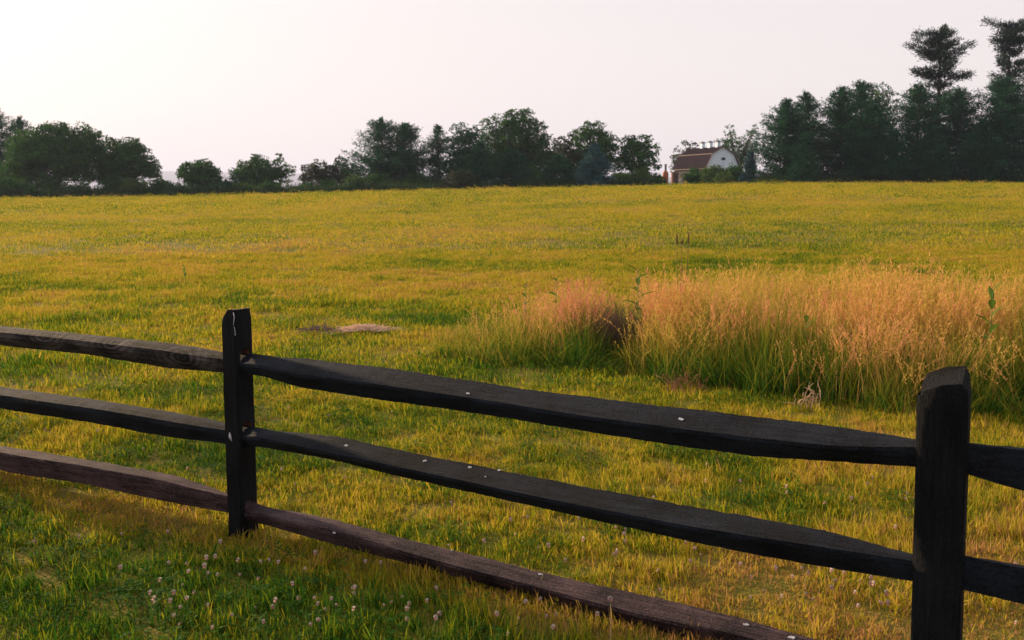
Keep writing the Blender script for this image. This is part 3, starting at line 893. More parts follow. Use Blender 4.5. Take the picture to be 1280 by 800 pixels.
def stems_thing(name, label, cat, base, n, rad, hgt, mat, seed, curl=1.2, thick=.0035, flat=.0, group=None):
    t = thing(name, label, cat, base, group)
    rn = random.Random(seed); mb = MB()
    for i in range(n):
        a = rn.random() * 6.283; d = rad * (math.sqrt(rn.random()) if not flat else min(1.3, abs(rn.gauss(0, .45))) * (1 + .35 * math.sin(a * 2 + 1) + .2 * math.sin(a * 5))); p = Vector((math.cos(a) * d, math.sin(a) * d, -.02 if not flat else rn.random() * flat * (1 - d / rad) + .01))
        az = rn.random() * 6.283; ang = rn.uniform(.1, .6) if not flat else rn.uniform(1.2, 1.6)
        pts = [p.copy()]; h = hgt * rn.uniform(.5, 1.1); S = 5
        for s in range(S):
            p = p + Vector((math.cos(az) * math.sin(ang), math.sin(az) * math.sin(ang), math.cos(ang))) * h / S
            if p.z < .004 and s: p.z = .004
            pts.append(p.copy()); ang += rn.uniform(-.2, 1) * curl / S; az += rn.uniform(-.7, .7) * curl
        mb.tube(pts, [thick * (1 - .6 * k / S) for k in range(S + 1)], 4)
    obj('stems', mb.mesh('stems', mat), t)['kind'] = 'stuff'
    return t
stems_thing('dead_tangle', 'dead brown tangle of stems in a hollow of the unmown patch', 'dead plant', (DEAD.x * (DEAD.y - .3) / DEAD.y, DEAD.y - .3, hz(DEAD.x, DEAD.y)), 420, .34, .66, DEADM, 1, 1.5)
_b = ground_hit(1003, 508)
stems_thing('curled_dry_stalks', 'pale curled dry stalks at the foot of the green tall grass', 'dead plant', (_b.x, _b.y - .10, _b.z), 16, .10, .30, DRYSTEM, 2, 2.6, .0065)
_b = ground_hit(858, 492)
stems_thing('reddish_dry_weed', 'low reddish dry weed at the edge of the straw coloured grass', 'dead plant', (_b.x, _b.y + .1, _b.z), 70, .22, .26, REDDRY, 3, 2.0, .0035)
_b = ground_hit(1222, 500)
stems_thing('brown_dry_weed', 'brown dry weed beside the thick fence post top', 'dead plant', (_b.x, _b.y + .3, _b.z), 60, .25, .5, DEADM, 4, 1.2, .0035)
HAY = simple('mown_hay', (.62, .42, .30), (.80, .58, .44), 30, .9)
_b = ground_hit(452, 419)
ht = stems_thing('hay_heap', 'flat pinkish heap of mown hay lying in the field', 'hay', (_b.x, _b.y + .15, _b.z + .04), 1100, .40, .20, HAY, 5, .7, .0045, flat=.06)
ht.scale = (.85, .6, .8)
_b = ground_hit(397, 421)
ht = stems_thing('hay_wisp', 'thin dark wisp of mown hay next to the hay heap', 'hay', (_b.x, _b.y + .1, _b.z + .05), 140, .25, .2, DEADM, 6, .6, .004, flat=.04)

# white clover heads
def clover_mesh(seed, stem_h):
    rn = random.Random(seed); mb = MB()
    top = Vector((rn.uniform(-.015, .015), rn.uniform(-.015, .015), stem_h))
    mb.tube([(0, 0, -.02), (top.x * .4, top.y * .4, stem_h * .6), tuple(top)], [.0012, .0012, .001], 4, 0)
    for i in range(44):
        z = 1 - 2 * (i + .5) / 44; a = i * 2.39996; rr = math.sqrt(1 - z * z)
        d = Vector((rr * math.cos(a), rr * math.sin(a), z))
        up = (d + Vector((0, 0, .7))).normalized() if z > -.3 else (d - Vector((0, 0, .4))).normalized()
        s = up.orthogonal().normalized() * .0019
        c = top + Vector((0, 0, .004)) + d * .0045
        e = c + up * .0085
        mid = c + up * .005
        mb.add([c - s * .5, c + s * .5, mid + s, e, mid - s], [(0, 1, 2, 3, 4)], 1 if z > -.05 else 2)
    return mb.mesh('clover_flower', [STEM, CLW, CLP])
CLM = [clover_mesh(k, .085 + .012 * k) for k in range(4)]
CLG = 'white clover heads in the lawn'
cl_px = [(97, 670), (150, 675), (209, 672), (46, 692), (233, 711), (237, 722), (266, 709), (258, 720), (296, 708), (272, 725), (263, 731), (230, 738), (242, 747), (296, 725),
         (192, 757), (212, 762), (218, 776), (269, 766), (344, 704), (348, 716), (379, 718), (371, 763), (345, 770), (398, 760), (262, 791), (330, 792), (205, 765), (191, 764),
         (395, 759), (409, 764), (416, 763), (439, 752), (442, 750), (483, 758), (500, 757), (510, 778), (511, 787), (536, 760), (540, 792), (441, 782), (401, 786), (484, 756), (617, 787),
         (645, 780), (693, 797), (697, 777), (556, 781), (980, 676), (965, 722), (998, 721), (991, 729), (1003, 734), (954, 742), (1020, 716), (1041, 733), (1042, 736), (1044, 746),
         (1060, 728), (1064, 756), (1068, 768), (1085, 733), (1087, 741), (1083, 746), (1118, 737), (1105, 757), (1110, 761), (1102, 766), (937, 756), (975, 755), (1009, 755), (1021, 759),
         (923, 722), (1124, 745), (1131, 617), (1128, 628), (1065, 638), (1032, 632), (979, 614), (985, 622), (775, 668), (780, 675), (862, 708), (876, 701), (890, 697), (818, 719), (825, 742),
         (763, 701), (765, 707), (770, 697), (780, 665), (690, 699), (800, 660), (905, 688), (1240, 770), (1262, 715), (1253, 760), (1230, 745), (1090, 600), (1017, 575), (1119, 560), (880, 580), (640, 660),
         (605, 690), (560, 640), (510, 652), (430, 600), (372, 608), (350, 595), (455, 560), (365, 512), (410, 520), (120, 545), (180, 560), (60, 540), (22, 525), (236, 592), (820, 620), (745, 640), (925, 612)]
rr_ = random.Random(12)
for i in range(50):
    cl_px.append((rr_.uniform(150, 640), rr_.uniform(690, 798)) if i % 2 else (rr_.uniform(640, 1270), rr_.uniform(600, 798)))
for i, (a, b) in enumerate(cl_px):
    g = ground_hit(a, b + 14)
    s, n_ = fence_sn(g.x, g.y)
    if abs(n_) < .10: continue
    c = tag(obj('clover_flower', CLM[i % 4], None, (g.x, g.y, hz(g.x, g.y))), 'small clover flower in the lush green grass before the fence' if n_ > 0 else 'small clover flower in the mown grass between fence and unmown patch', 'flower', CLG if n_ > 0 else 'clover heads behind the fence')
    k = rr_.uniform(.6, 1.0); c.scale = (k, k, k * rr_.uniform(.85, 1.2)); c.rotation_euler = (rr_.uniform(-.2, .2), rr_.uniform(-.2, .2), rr_.uniform(0, 6))
g = ground_hit(762, 815)
t = thing('tall_clover_flower', 'long stalked clover flower standing before the bottom rail', 'flower', (g.x, g.y, g.z))
mb = MB(); mb.tube([(0, 0, -.02), (.004, 0, .1), (0, 0, .20)], [.002, .0018, .0015], 5); obj('stem', mb.mesh('stem', DRYSTEM), t)
hm = clover_mesh(9, .02); ho = obj('flower_head', hm, t, (0, 0, .18))

# ------------------------------------------------------------------ trees
BARK = simple('tree_bark', (.026, .021, .018), (.050, .042, .036), 3, .95, .5, stretch=(1, 1, .2))
M_OAK = leaf_material('broad_leaves', (.017, .064, .013), (.034, .108, .019), (.075, .165, .028), .3)
M_LIGHT = leaf_material('light_green_leaves', (.040, .085, .018), (.070, .130, .026), (.105, .165, .035), .32)
M_PINE = leaf_material('pine_needles', (.007, .042, .020), (.014, .074, .034), (.036, .118, .048), .2)
M_TALLPINE = leaf_material('tall_pine_needles', (.006, .020, .013), (.010, .032, .020), (.018, .046, .026), .12)
M_SPRUCE = leaf_material('blue_spruce_needles', (.022, .070, .072), (.036, .105, .108), (.058, .145, .145), .12)
M_DRY = leaf_material('brownish_leaves', (.026, .042, .018), (.045, .062, .026), (.075, .080, .036), .28)

def quads_mesh(name, C, A, B, v, mat):
    """one small leaf face per row: centre C, half axes A and B"""
    n = len(C)
    V = np.stack([C - A, C + B * .8 - A * .15, C + A, C - B * .8 + A * .15], 1).reshape(-1, 3)
    f = np.arange(n * 4).reshape(n, 4)
    return mesh_np(name, V, f, mat, {'v': ('FACE', np.clip(v, 0, 1))})

def rand_dirs(r, n):
    d = r.normal(0, 1, (n, 3)); return d / np.linalg.norm(d, axis=1)[:, None]

def broadleaf(label, base_px, Y, lobes, mat=None, leaf=.26, dens=1.0, cat='tree', name='broadleaf_tree', seed=None, group=None, trunk=True, sink=0.0):
    """lobes: (px, py, r_px[, depth shift in r]) of the crown as it shows in the photo"""
    seed = seed or int(base_px * 3 + Y)
    r = np.random.default_rng(abs(seed)); mat = mat or M_OAK
    b = P(base_px, 240, Y); g = hz(b.x, Y) - .05
    root = thing(name, label, cat, (b.x, Y, g), group)
    L = []
    for lb in lobes:
        c = P(lb[0], lb[1], Y); rad = lb[2] / F * Y
        sh = lb[3] if len(lb) > 3 else 0
        L.append((np.array([c.x - b.x, sh * rad, c.z - g]), rad))
    halfw = max(abs(c[0]) + q for c, q in L)
    full = list(L)
    for c, q in L:                                 # the crown is as deep as it is wide
        room = max(0, min(halfw, 1.3 * q + abs(c[2]) * .1) - q * .4)
        for sgn in (-1, 1):
            full.append((c * np.array([.9, 0, .93]) + np.array([r.normal(0, q * .2), sgn * room * r.uniform(.5, .9), -q * .15]), q * r.uniform(.7, .9)))
    C = []; V = []
    cl = []
    for c, q in full:
        n = int(max(8, 15 * q ** 1.35) * min(dens, 1.2))
        d = rand_dirs(r, n); d[:, 2] = np.where(d[:, 2] < -.55, -d[:, 2], d[:, 2])
        rad = q * (.50 + .52 * r.random(n) ** .6)
        p = c + d * rad[:, None] * np.array([1.0, .9, .92])
        for pp, dd in zip(p, d): cl.append((pp, q * r.uniform(.13, .30), dd))
    trunk_top = min(c[2] for c, q in L)
    for pp, cr, dd in cl:
        if pp[2] < .15: continue
        m = int(max(10, 62 * cr ** 1.5 / (leaf / .26) ** 2) * dens)
        e = r.normal(0, 1, (m, 3)); e /= (np.linalg.norm(e, axis=1)[:, None] + .4)
        pos = pp + e * cr * np.array([1.25, 1.25, .8])
        C.append(pos); V.append(np.full(m, .08 + .62 * r.random()) + r.normal(0, .14, m))  # tone per clump paints light and shade into the crown
    C = np.concatenate(C); V = np.concatenate(V)
    k = C[:, 2] > .05
    C, V = C[k], V[k]
    n = len(C); a = rand_dirs(r, n); t2 = rand_dirs(r, n); bb = np.cross(a, t2); bb /= np.linalg.norm(bb, axis=1)[:, None] + 1e-9
    s = leaf * (.6 + .8 * r.random(n))
    obj('crown', quads_mesh('crown', C, a * (s * .62)[:, None], bb * (s * .42)[:, None], V, mat), root)
    if trunk:
        mb = MB(); Ht = max(c[2] for c, q in L)
        tr = max(.10, .022 * Ht)
        cx = np.mean([c[0] for c, q in L]); j = [r.normal(0, .12 * tr * 4) for _ in range(4)]
        zt = max(.5, min(trunk_top, .6 * Ht))
        mb.tube([(0, 0, -.3), (j[0] * .5, 0, zt * .35), (cx * .3 + j[1], j[2], zt * .75), (cx * .6, j[3], zt)], [tr * 1.35, tr, tr * .85, tr * .7], 9)
        for c, q in full:
            st = Vector((cx * .5, 0, zt * r.uniform(.55, .95))); en = Vector(c); md = st.lerp(en, .5) + Vector((r.normal(0, .2), r.normal(0, .2), q * .1))
            mb.tube([st, md, en], [tr * .45, tr * .28, tr * .12], 6)
            for _ in range(3):
                d = rand_dirs(r, 1)[0]; d[2] = abs(d[2]) * .8
                mb.tube([en.lerp(md, r.uniform(0, .5)), en + Vector(d) * q * .45, en + Vector(d) * q * .9 + Vector((0, 0, .1))], [tr * .14, tr * .09, tr * .03], 5)
        obj('trunk', mb.mesh('trunk', BARK, True), root)
    return root

def conifer(label, base_px, Y, ytop, prof, mat=None, kind='pine', dens=1.0, seed=None, name='pine_tree', group=None, gapv=.3, skirt=.02, whorl=None, lean=0.0, needle=.26, tuftk=1.0, open_=False):
    """prof: (height fraction, half width in px) pairs of the outline"""
    seed = seed or int(base_px * 5 + Y)
    r = np.random.default_rng(abs(seed)); mat = mat or M_PINE
    b = P(base_px, 240, Y); g = hz(b.x, Y) - .05
    root = thing(name, label, 'tree', (b.x, Y, g), group)
    Ht = P(base_px, ytop, Y).z - g
    pf = np.array([p[0] for p in prof]); pw = np.array([p[1] for p in prof]) / F * Y
    tr = .016 * Ht
    mb = MB()
    lx = lean * Ht
    mb.tube([(0, 0, -.3), (lx * .3 + r.normal(0, .1), r.normal(0, .1), Ht * .35), (lx * .7, r.normal(0, .12), Ht * .7), (lx, 0, Ht * .985)], [tr * 1.3, tr * .95, tr * .55, .03], 8)
    C = []; A = []; B = []; V = []
    dh = whorl or max(.45, Ht * .035)
    z = Ht * skirt + .2
    while z < Ht * .99:
        f = z / Ht
        wd = np.interp(f, pf, pw)
        nb = r.integers(5, 8) if kind == 'pine' else r.integers(7, 10)
        if open_: nb = r.integers(4, 7)
        if wd < .6: nb = 4
        wv = 1 + gapv * r.normal(0, .6)
        a0 = r.random() * 6.283
        for i in range(nb):
            a = a0 + 6.283 * i / nb + r.normal(0, .25)
            ln = max(.25, wd * np.clip(wv + gapv * r.normal(0, .7), .35, 1.18))
            if open_ and r.random() < .12: continue
            if open_: ln *= r.uniform(.6, 1.12)
            ca, sa = math.cos(a), math.sin(a)
            z0 = z + r.normal(0, dh * .25)
            rise = (.00 + .22 * f + r.normal(0, .12)) if open_ else (.06 + .30 * f + r.normal(0, .07)) if kind == 'pine' else (-.22 + .45 * f + r.normal(0, .04))
            up = .10 if open_ else .22 if kind == 'pine' else .12
            def at_(t): return np.array([lx * f + ca * ln * t, sa * ln * t, z0 + ln * (rise * t + up * t * t)])
            if ln > .5: mb.tube([at_(0), at_(.5), at_(.93)], [tr * .22 * (1 - f * .6), tr * .13 * (1 - f * .5), .015], 5, cap=False)
            step = .42 * (needle / .26)
            m = max(2, int(ln * .82 / step))
            for k in range(m):
                t = (.22 if open_ else .18) + (.78 if open_ else .82) * (k + r.random() * .6) / m
                c0 = at_(t)
                spread = (.16 + .26 * math.sin(min(1.0, 1.35 * (1 - t) + .25) * 1.9)) * min(ln, 3.2) * (.6 if kind == 'spruce' else .62) + .08
                q = int((9 + 20 * spread) * dens * tuftk)
                th = (.13 if kind == 'pine' else .10) + (.30 if open_ else .10) * spread
                off = np.stack([r.normal(0, spread * .55, q), r.normal(0, spread * .55, q), r.normal(0, th, q) + (.05 if kind == 'pine' else -.05)], -1)
                C.append(c0 + off)
                od = off * np.array([.8, .8, .4]) + np.array([ca * .30, sa * .30, .30 if kind == 'pine' else -.10]) + r.normal(0, .22, (q, 3))
                od /= np.linalg.norm(od, axis=1)[:, None] + 1e-9
                A.append(od); V.append(np.full(q, .05 + .5 * r.random()) + .25 * t + r.normal(0, .12, q))  # clump tones model the crown's light and shade in colour
        z += dh * (.75 + .5 * r.random()) * (1.0 if f < .8 else .7)
    # leader
    q = 40; C.append(np.stack([lx + r.normal(0, .10, q), r.normal(0, .10, q), Ht * .955 + r.random(q) * Ht * .045], -1)); A.append(rand_dirs(r, q) * .4 + np.array([0, 0, .8])); V.append(r.random(q) * .5 + .2)
    C = np.concatenate(C); A = np.concatenate(A); V = np.concatenate(V)
    k = C[:, 2] > .05; C, A, V = C[k], A[k], V[k]
    n = len(C); bb = np.cross(A, rand_dirs(r, n)); bb /= np.linalg.norm(bb, axis=1)[:, None] + 1e-9
    s = needle * (.6 + .8 * r.random(n))
    obj('crown', quads_mesh('crown', C, A * (s * .8)[:, None], bb * (s * .27)[:, None], V, mat), root)
    obj('trunk', mb.mesh('trunk', BARK, True), root)
    return root

def shrub(label, px, Y, ytop, halfw, mat, group=None, seed=None, leaf=.2, name='shrub'):
    b = P(px, 240, Y); g = hz(b.x, Y); py = 400 + 0
    zt = P(px, ytop, Y).z
    yb = 248 - (g - CAM_H) / Y * F
    hgt = yb - ytop; rn = random.Random(int(px * 3 + ytop))
    lob = []
    for i in range(5):
        q = hgt * rn.uniform(.30, .42)
        lob.append((px + rn.uniform(-.62, .62) * halfw, ytop + q + rn.uniform(0, .22) * hgt, q))
    lob.append((px + rn.uniform(-.1, .1) * halfw, ytop + hgt * .36, hgt * .36))
    for i in range(3): lob.append((px + (i - 1) * halfw * .6, yb - hgt * .22, hgt * .3))
    return broadleaf(label, px, Y, lob, mat, leaf, 1.0, 'shrub', name, seed, group)

# --- left group
conifer('tall dark pine at the far end of the round leafy wood by the valley gap', -8, 190, 134, [(0, 30), (.4, 34), (.75, 26), (.93, 12), (1, 3)], seed=1)
conifer('dark pine with spiky top peering over the round leafy crown', 30, 196, 147, [(0, 20), (.4, 26), (.7, 18), (.9, 9), (1, 2)], seed=2, gapv=.5)
broadleaf('broad round leafy tree, the biggest of the wood by the valley gap', 72, 172, [(40, 192, 30), (70, 180, 26), (98, 188, 30), (72, 205, 36), (30, 210, 26), (112, 210, 26), (55, 168, 14), (78, 160, 9), (104, 160, 10), (118, 175, 13)])
broadleaf('airy leafy tree with feathery top beside the valley gap', 160, 176, [(142, 192, 20), (160, 188, 17), (160, 206, 24), (182, 212, 18), (138, 214, 22), (170, 200, 22), (150, 212, 22), (187, 205, 12), (170, 178, 7), (134, 176, 7), (192, 215, 10)], dens=1.0, leaf=.24)
shrub('low rounded bush at the foot of the broad leafy tree', 105, 162, 226, 26, M_OAK)
shrub('low bush in the dark under the tall dark pine', 22, 162, 222, 30, M_OAK)
shrub('low sloping bush trailing into the valley gap', 200, 168, 222, 24, M_OAK)
broadleaf('small round leafy tree standing alone in the valley gap', 250, 178, [(238, 218, 16), (255, 215, 16), (250, 224, 18), (266, 222, 14), (248, 228, 14), (234, 210, 8), (262, 208, 7), (278, 230, 9)], dens=1.15, leaf=.24)
shrub('dark little bush between the lone round tree and the twin tufted tree', 287, 176, 222, 10, M_PINE)
broadleaf('leafy tree with two feathery tufts above a round crown', 326, 178, [(305, 217, 17), (325, 214, 18), (318, 224, 18), (348, 224, 16), (343, 216, 14), (322, 200, 8), (318, 196, 5), (349, 199, 7), (360, 212, 10), (300, 228, 13), (330, 228, 15)], dens=1.1, leaf=.24)
broadleaf('thin leafy tree leaning against the big twin topped pine', 400, 182, [(388, 218, 14), (400, 211, 12), (416, 224, 16), (440, 216, 14), (412, 218, 14), (428, 210, 12), (424, 200, 6), (398, 226, 13), (432, 224, 13), (380, 224, 8)], M_DRY, dens=1.0, leaf=.25)
UL = ['outermost low bush at the foot of the tall dark pine', 'low bush under the middle of the broad round tree', 'low bush where the broad round tree meets the airy tree',
      'light low bush under the airy tree', 'low bush under the drooping side of the airy tree', 'low bush in the valley gap beside the airy tree', 'dark low bush between the lone round tree and the little dark bush',
      'light low bush under the lone round tree', 'light low bush between the little dark bush and two tufted tree', 'dark low bush under the two tufted tree', 'dark low bush between the two tufted tree and thin leaning tree',
      'dark low bush under the thin leaning tree', 'light low bush between the thin leaning tree and twin topped pine']
for i, (px, yt, hw, m_) in enumerate([(-20, 214, 24, 0), (60, 220, 26, 0), (140, 219, 22, 0), (165, 222, 16, 1), (176, 224, 22, 0), (222, 229, 14, 0), (268, 228, 14, 0),
                                     (240, 230, 14, 1), (306, 226, 16, 1), (336, 226, 14, 0), (386, 227, 13, 0), (412, 222, 16, 0), (440, 218, 16, 1)]):
    shrub(UL[i], px, 163 + (i % 3) * 4, yt, hw, [M_OAK, M_LIGHT][m_], 'bushes under the leafy wood' if px < 190 else 'bushes along the row of small trees')
# --- middle group
conifer('big twin topped pine, taller stem, with airy open limbs', 478, 176, 149, [(0, 40), (.25, 46), (.5, 32), (.75, 22), (.92, 10), (1, 2)], seed=11, gapv=.55, dens=.85)
conifer('big twin topped pine, shorter stem leaning aside', 506, 179, 155, [(0, 38), (.3, 36), (.6, 24), (.85, 14), (1, 3)], seed=12, gapv=.5, dens=.9, lean=.02)
conifer('spiky narrow spruce between the twin topped pine and the dark wood', 548, 180, 157, [(0, 24), (.4, 20), (.75, 13), (.92, 7), (1, 2)], kind='pine', seed=13, gapv=.5, name='spruce_tree', dens=.8)
broadleaf('dark rounded tree joined to the spiky spruce', 578, 174, [(575, 165, 13), (590, 170, 14), (570, 185, 16), (592, 190, 18), (580, 205, 22), (600, 215, 18), (564, 215, 16)], M_PINE, leaf=.26)
broadleaf('largest leafy tree of the middle wood with a broken domed top', 645, 182, [(612, 158, 13), (632, 152, 14), (655, 150, 15), (672, 162, 13), (683, 175, 10), (640, 172, 24), (615, 185, 22), (668, 188, 22), (640, 205, 28), (606, 210, 22), (678, 208, 20), (640, 142, 7), (657, 140, 6)])
broadleaf('low leafy tree in the dip of the middle wood', 706, 186, [(700, 180, 12), (715, 178, 12), (705, 198, 18), (690, 205, 18), (720, 205, 18)], M_DRY)
conifer('dark low spreading conifer in front of the dip of the middle wood', 698, 166, 196, [(0, 26), (.4, 22), (.75, 14), (1, 3)], seed=15, gapv=.2)
broadleaf('round topped leafy tree behind the blue spruce', 742, 184, [(735, 160, 10), (748, 163, 12), (727, 172, 14), (760, 178, 14), (742, 182, 22), (735, 204, 22), (762, 204, 18)])
broadleaf('bushy leafy tree at the barn end of the middle wood', 798, 180, [(784, 182, 12), (802, 180, 12), (815, 190, 12), (796, 196, 20), (816, 206, 10), (780, 205, 14), (800, 214, 16), (790, 174, 6), (810, 174, 6)], dens=1.0)
conifer('plump blue spruce in front of the middle wood', 743, 160, 180, [(0, 21), (.25, 22), (.55, 17), (.85, 8), (1, 2)], M_SPRUCE, 'spruce', seed=17, name='blue_spruce', gapv=.12, dens=1.5, whorl=.5)
shrub('grey green bush under the dark rounded tree', 572, 160, 211, 30, M_DRY)
shrub('round light green bush at the foot of the barn end tree', 803, 164, 208, 13, M_LIGHT)
shrub('low light green bush next to the blue spruce', 780, 162, 213, 14, M_LIGHT)
conifer('dark full pine in the heart of the middle wood', 640, 168, 190, [(0, 30), (.4, 26), (.8, 14), (1, 3)], seed=18, gapv=.2)
conifer('dark pine half hidden under the biggest leafy tree', 600, 166, 178, [(0, 26), (.4, 22), (.8, 10), (1, 3)], seed=19, gapv=.25)
for i, (px, yt, hw, lb) in enumerate([(470, 216, 22, 'low bush hugging the foot of the twin topped pine'), (520, 214, 22, 'low bush at the foot of the spiky spruce'), (664, 208, 18, 'dark bush below the largest leafy tree'),
                                     (686, 214, 14, 'dark bush behind the low spreading conifer'), (716, 212, 13, 'dark bush close beside the plump blue spruce'), (772, 214, 12, 'dark bush behind the two light green bushes'), (820, 216, 8, 'dark bush beside the red brick stack')]):
    shrub(lb, px, 170 + (i % 3) * 3, yt, hw, M_OAK)
# --- behind and before the barn
broadleaf('leafy tree rising behind the far end of the barn roof', 857, 262, [(848, 195, 11), (858, 184, 9), (868, 186, 9), (855, 205, 14), (844, 208, 8), (870, 200, 12)], M_DRY, dens=.7, leaf=.32)
broadleaf('tall airy tree with ragged top rising behind the barn gable', 914, 258, [(912, 162, 7), (914, 175, 10), (902, 182, 10), (926, 180, 10), (940, 170, 9), (943, 160, 5), (915, 196, 18), (938, 190, 14), (932, 205, 16)], dens=.7, leaf=.32)
shrub('slim leafy sapling before the barn side wall', 870, 200, 209, 9, M_OAK, leaf=.24)
shrub('leafy sapling at the corner of the barn gable', 893, 196, 205, 11, M_LIGHT, leaf=.24)
shrub('pale leafy sapling before the white barn gable', 915, 198, 205, 10, M_OAK, leaf=.24)
shrub('low bush in front of the barn gable', 903, 190, 214, 12, M_LIGHT, leaf=.22)
conifer('slim blue green spruce between the barn and the tall conifers', 937, 168, 190, [(0, 11), (.3, 12), (.6, 8), (1, 2)], M_SPRUCE, 'spruce', seed=21, name='blue_spruce', gapv=.12, dens=1.4, whorl=.45)
# --- right group
conifer('dark conifer with ragged crown, next to the slim spruce', 980, 166, 124, [(0, 36), (.3, 38), (.6, 28), (.85, 15), (1, 4)], seed=31, gapv=.3, dens=1.1)
conifer('dark pointed conifer crowding the first ragged one', 1004, 171, 116, [(0, 30), (.4, 30), (.7, 20), (.9, 10), (1, 3)], seed=32, gapv=.3, dens=1.1)
conifer('small pointed conifer at the foot of the conifer wall', 1003, 160, 170, [(0, 20), (.3, 18), (.7, 9), (1, 2)], seed=33, gapv=.2)
conifer('full dark conifer in the middle of the conifer wall', 1048, 168, 110, [(0, 40), (.35, 40), (.65, 28), (.88, 14), (1, 4)], seed=34, gapv=.3, dens=1.1)
conifer('dark conifer with flat ragged tip in the conifer wall', 1072, 175, 104, [(0, 36), (.4, 36), (.7, 26), (.9, 14), (1, 5)], seed=35, gapv=.35)
broadleaf('feathery leafy crown peeking out between the conifers', 1098, 186, [(1090, 114, 10), (1104, 110, 9), (1112, 122, 12), (1096, 128, 16), (1105, 150, 22)], M_OAK, dens=.7)
conifer('broad conifer below the feathery crown', 1086, 163, 132, [(0, 34), (.35, 34), (.65, 22), (.88, 11), (1, 3)], seed=36, gapv=.25, dens=1.1)
conifer('tallest open limbed pine standing clear above the conifer wall', 1167, 178, 33, [(0, 20), (.5, 20), (.57, 26), (.64, 26), (.70, 42), (.75, 34), (.82, 39), (.88, 27), (.94, 27), (1, 10)], seed=43, gapv=.55, dens=1.15, skirt=.40, whorl=1.05, tuftk=2.4, open_=True, mat=M_TALLPINE)
conifer('full conifer under the tallest open pine', 1143, 166, 107, [(0, 40), (.35, 40), (.65, 28), (.88, 15), (1, 4)], seed=37, gapv=.3, dens=1.1)
conifer('round shouldered conifer close beside the tallest pine', 1192, 168, 112, [(0, 38), (.35, 38), (.65, 28), (.88, 16), (1, 5)], seed=38, gapv=.3, dens=1.1)
conifer('small dark conifer low in front of the tallest pine', 1160, 160, 160, [(0, 28), (.35, 26), (.7, 14), (1, 3)], seed=39, gapv=.25)
conifer('second tall open pine with long spreading limbs', 1252, 180, 30, [(0, 20), (.42, 20), (.52, 24), (.60, 34), (.66, 26), (.73, 44), (.80, 30), (.86, 43), (.94, 30), (1, 12)], seed=51, gapv=.55, dens=1.15, skirt=.42, whorl=1.05, tuftk=2.4, open_=True, mat=M_TALLPINE)
conifer('big bushy conifer below the second tall pine', 1248, 165, 98, [(0, 46), (.35, 46), (.65, 34), (.88, 18), (1, 5)], seed=40, gapv=.3, dens=1.1)
conifer('dark conifer filling the end of the conifer wall', 1290, 170, 80, [(0, 44), (.35, 44), (.65, 32), (.88, 16), (1, 5)], seed=41, gapv=.3)
conifer('pointed young conifer low before the big bushy one', 1224, 159, 150, [(0, 30), (.35, 28), (.7, 15), (1, 3)], seed=42, gapv=.25)
conifer('low young conifer between the dark wall conifers', 1115, 160, 165, [(0, 28), (.35, 26), (.7, 14), (1, 3)], seed=44, gapv=.25)

# dark rough growth at the feet of the trees
UNDER = blade_material('undergrowth_leaves', [(0, (.012, .036, .012)), (.5, (.026, .062, .018)), (1, (.06, .085, .025))], .8, .3, .1)
under_t = [tuft('undergrowth_tuft', 90, .9, .95, .13, 1.2, 3, 400 + k, .7, UNDER) for k in range(4)]
r_ = np.random.default_rng(77)
uu = np.concatenate([r_.uniform(-.70, -.335, 900), r_.uniform(-.335, -.17, 260), r_.uniform(-.17, .15, 800), r_.uniform(.24, .70, 1000)])
yy = r_.uniform(159, 178, len(uu)); xx = uu * yy
sx = .8 + .5 * r_.random(len(uu))
scatter('undergrowth', under_t, np.stack([xx, yy, H(xx, yy)], -1), np.stack([sx, sx, sx * (.8 + 1.1 * r_.random(len(uu)))], -1), r_.random(len(uu)) * .6, 'dark rough undergrowth at the feet of the trees', 'undergrowth', .2, 78)

# ------------------------------------------------------------------ the barn
M_WHITE = simple('white_barn_boards', (.60, .71, .86), (.70, .80, .92), 1.2, .7, .1, stretch=(6, 6, .6))
M_ROOF = simple('dark_shingles', (.017, .013, .018), (.034, .026, .033), 1.5, 1.0, .15, stretch=(1, 1, 6), spec=.0)
M_TRIM = simple('pale_trim', (.15, .11, .11), (.22, .17, .17), 3, .7)
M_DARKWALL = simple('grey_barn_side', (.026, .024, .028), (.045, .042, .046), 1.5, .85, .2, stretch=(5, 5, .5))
M_CAP = simple('cupola_cap_metal', (.09, .10, .13), (.16, .17, .20), 2, .5)
M_BRICK = simple('red_brick', (.30, .09, .05), (.44, .15, .09), 8, .9, .2)
M_DARK = simple('dark_metal', (.03, .03, .035), (.06, .06, .065), 4, .6)
M_SHED = simple('brown_shed_boards', (.13, .06, .045), (.20, .10, .07), 3, .9, .2, stretch=(4, 4, .5))
M_GLASS = simple('dark_pane', (.02, .025, .03), (.03, .035, .04), 2, .15, 0, spec=.5)

BY = 214.0
gk = P(904, 183.5, BY)                               # gable peak
ax = Vector((-.41, .91, 0)).normalized()             # along the ridge, away
ac = Vector((.91, .41, 0)).normalized()              # across the gable, to the right
bx0 = Vector((gk.x, gk.y, hz(gk.x, gk.y)))
barn = thing('barn', 'white gambrel barn with dark roof and three white cupolas', 'barn', bx0)
ZR = gk.z - bx0.z; HW = 4.1; KW = 2.75
ZK = P(890, 192.5, BY).z - bx0.z; ZE = P(884, 208, BY).z - bx0.z; LEN = 12.0
def bp(c, a, z): return ac * c + ax * a + Vector((0, 0, z))
mb = MB()
outl = [(-HW, -.3), (HW, -.3), (HW, ZE), (KW, ZK), (0, ZR), (-KW, ZK), (-HW, ZE)]
n = len(outl)
vs = [bp(c, 0, z) for c, z in outl] + [bp(c, LEN, z) for c, z in outl]
mb.add(vs, [tuple(range(n)), tuple(range(2 * n - 1, n - 1, -1))], 0)
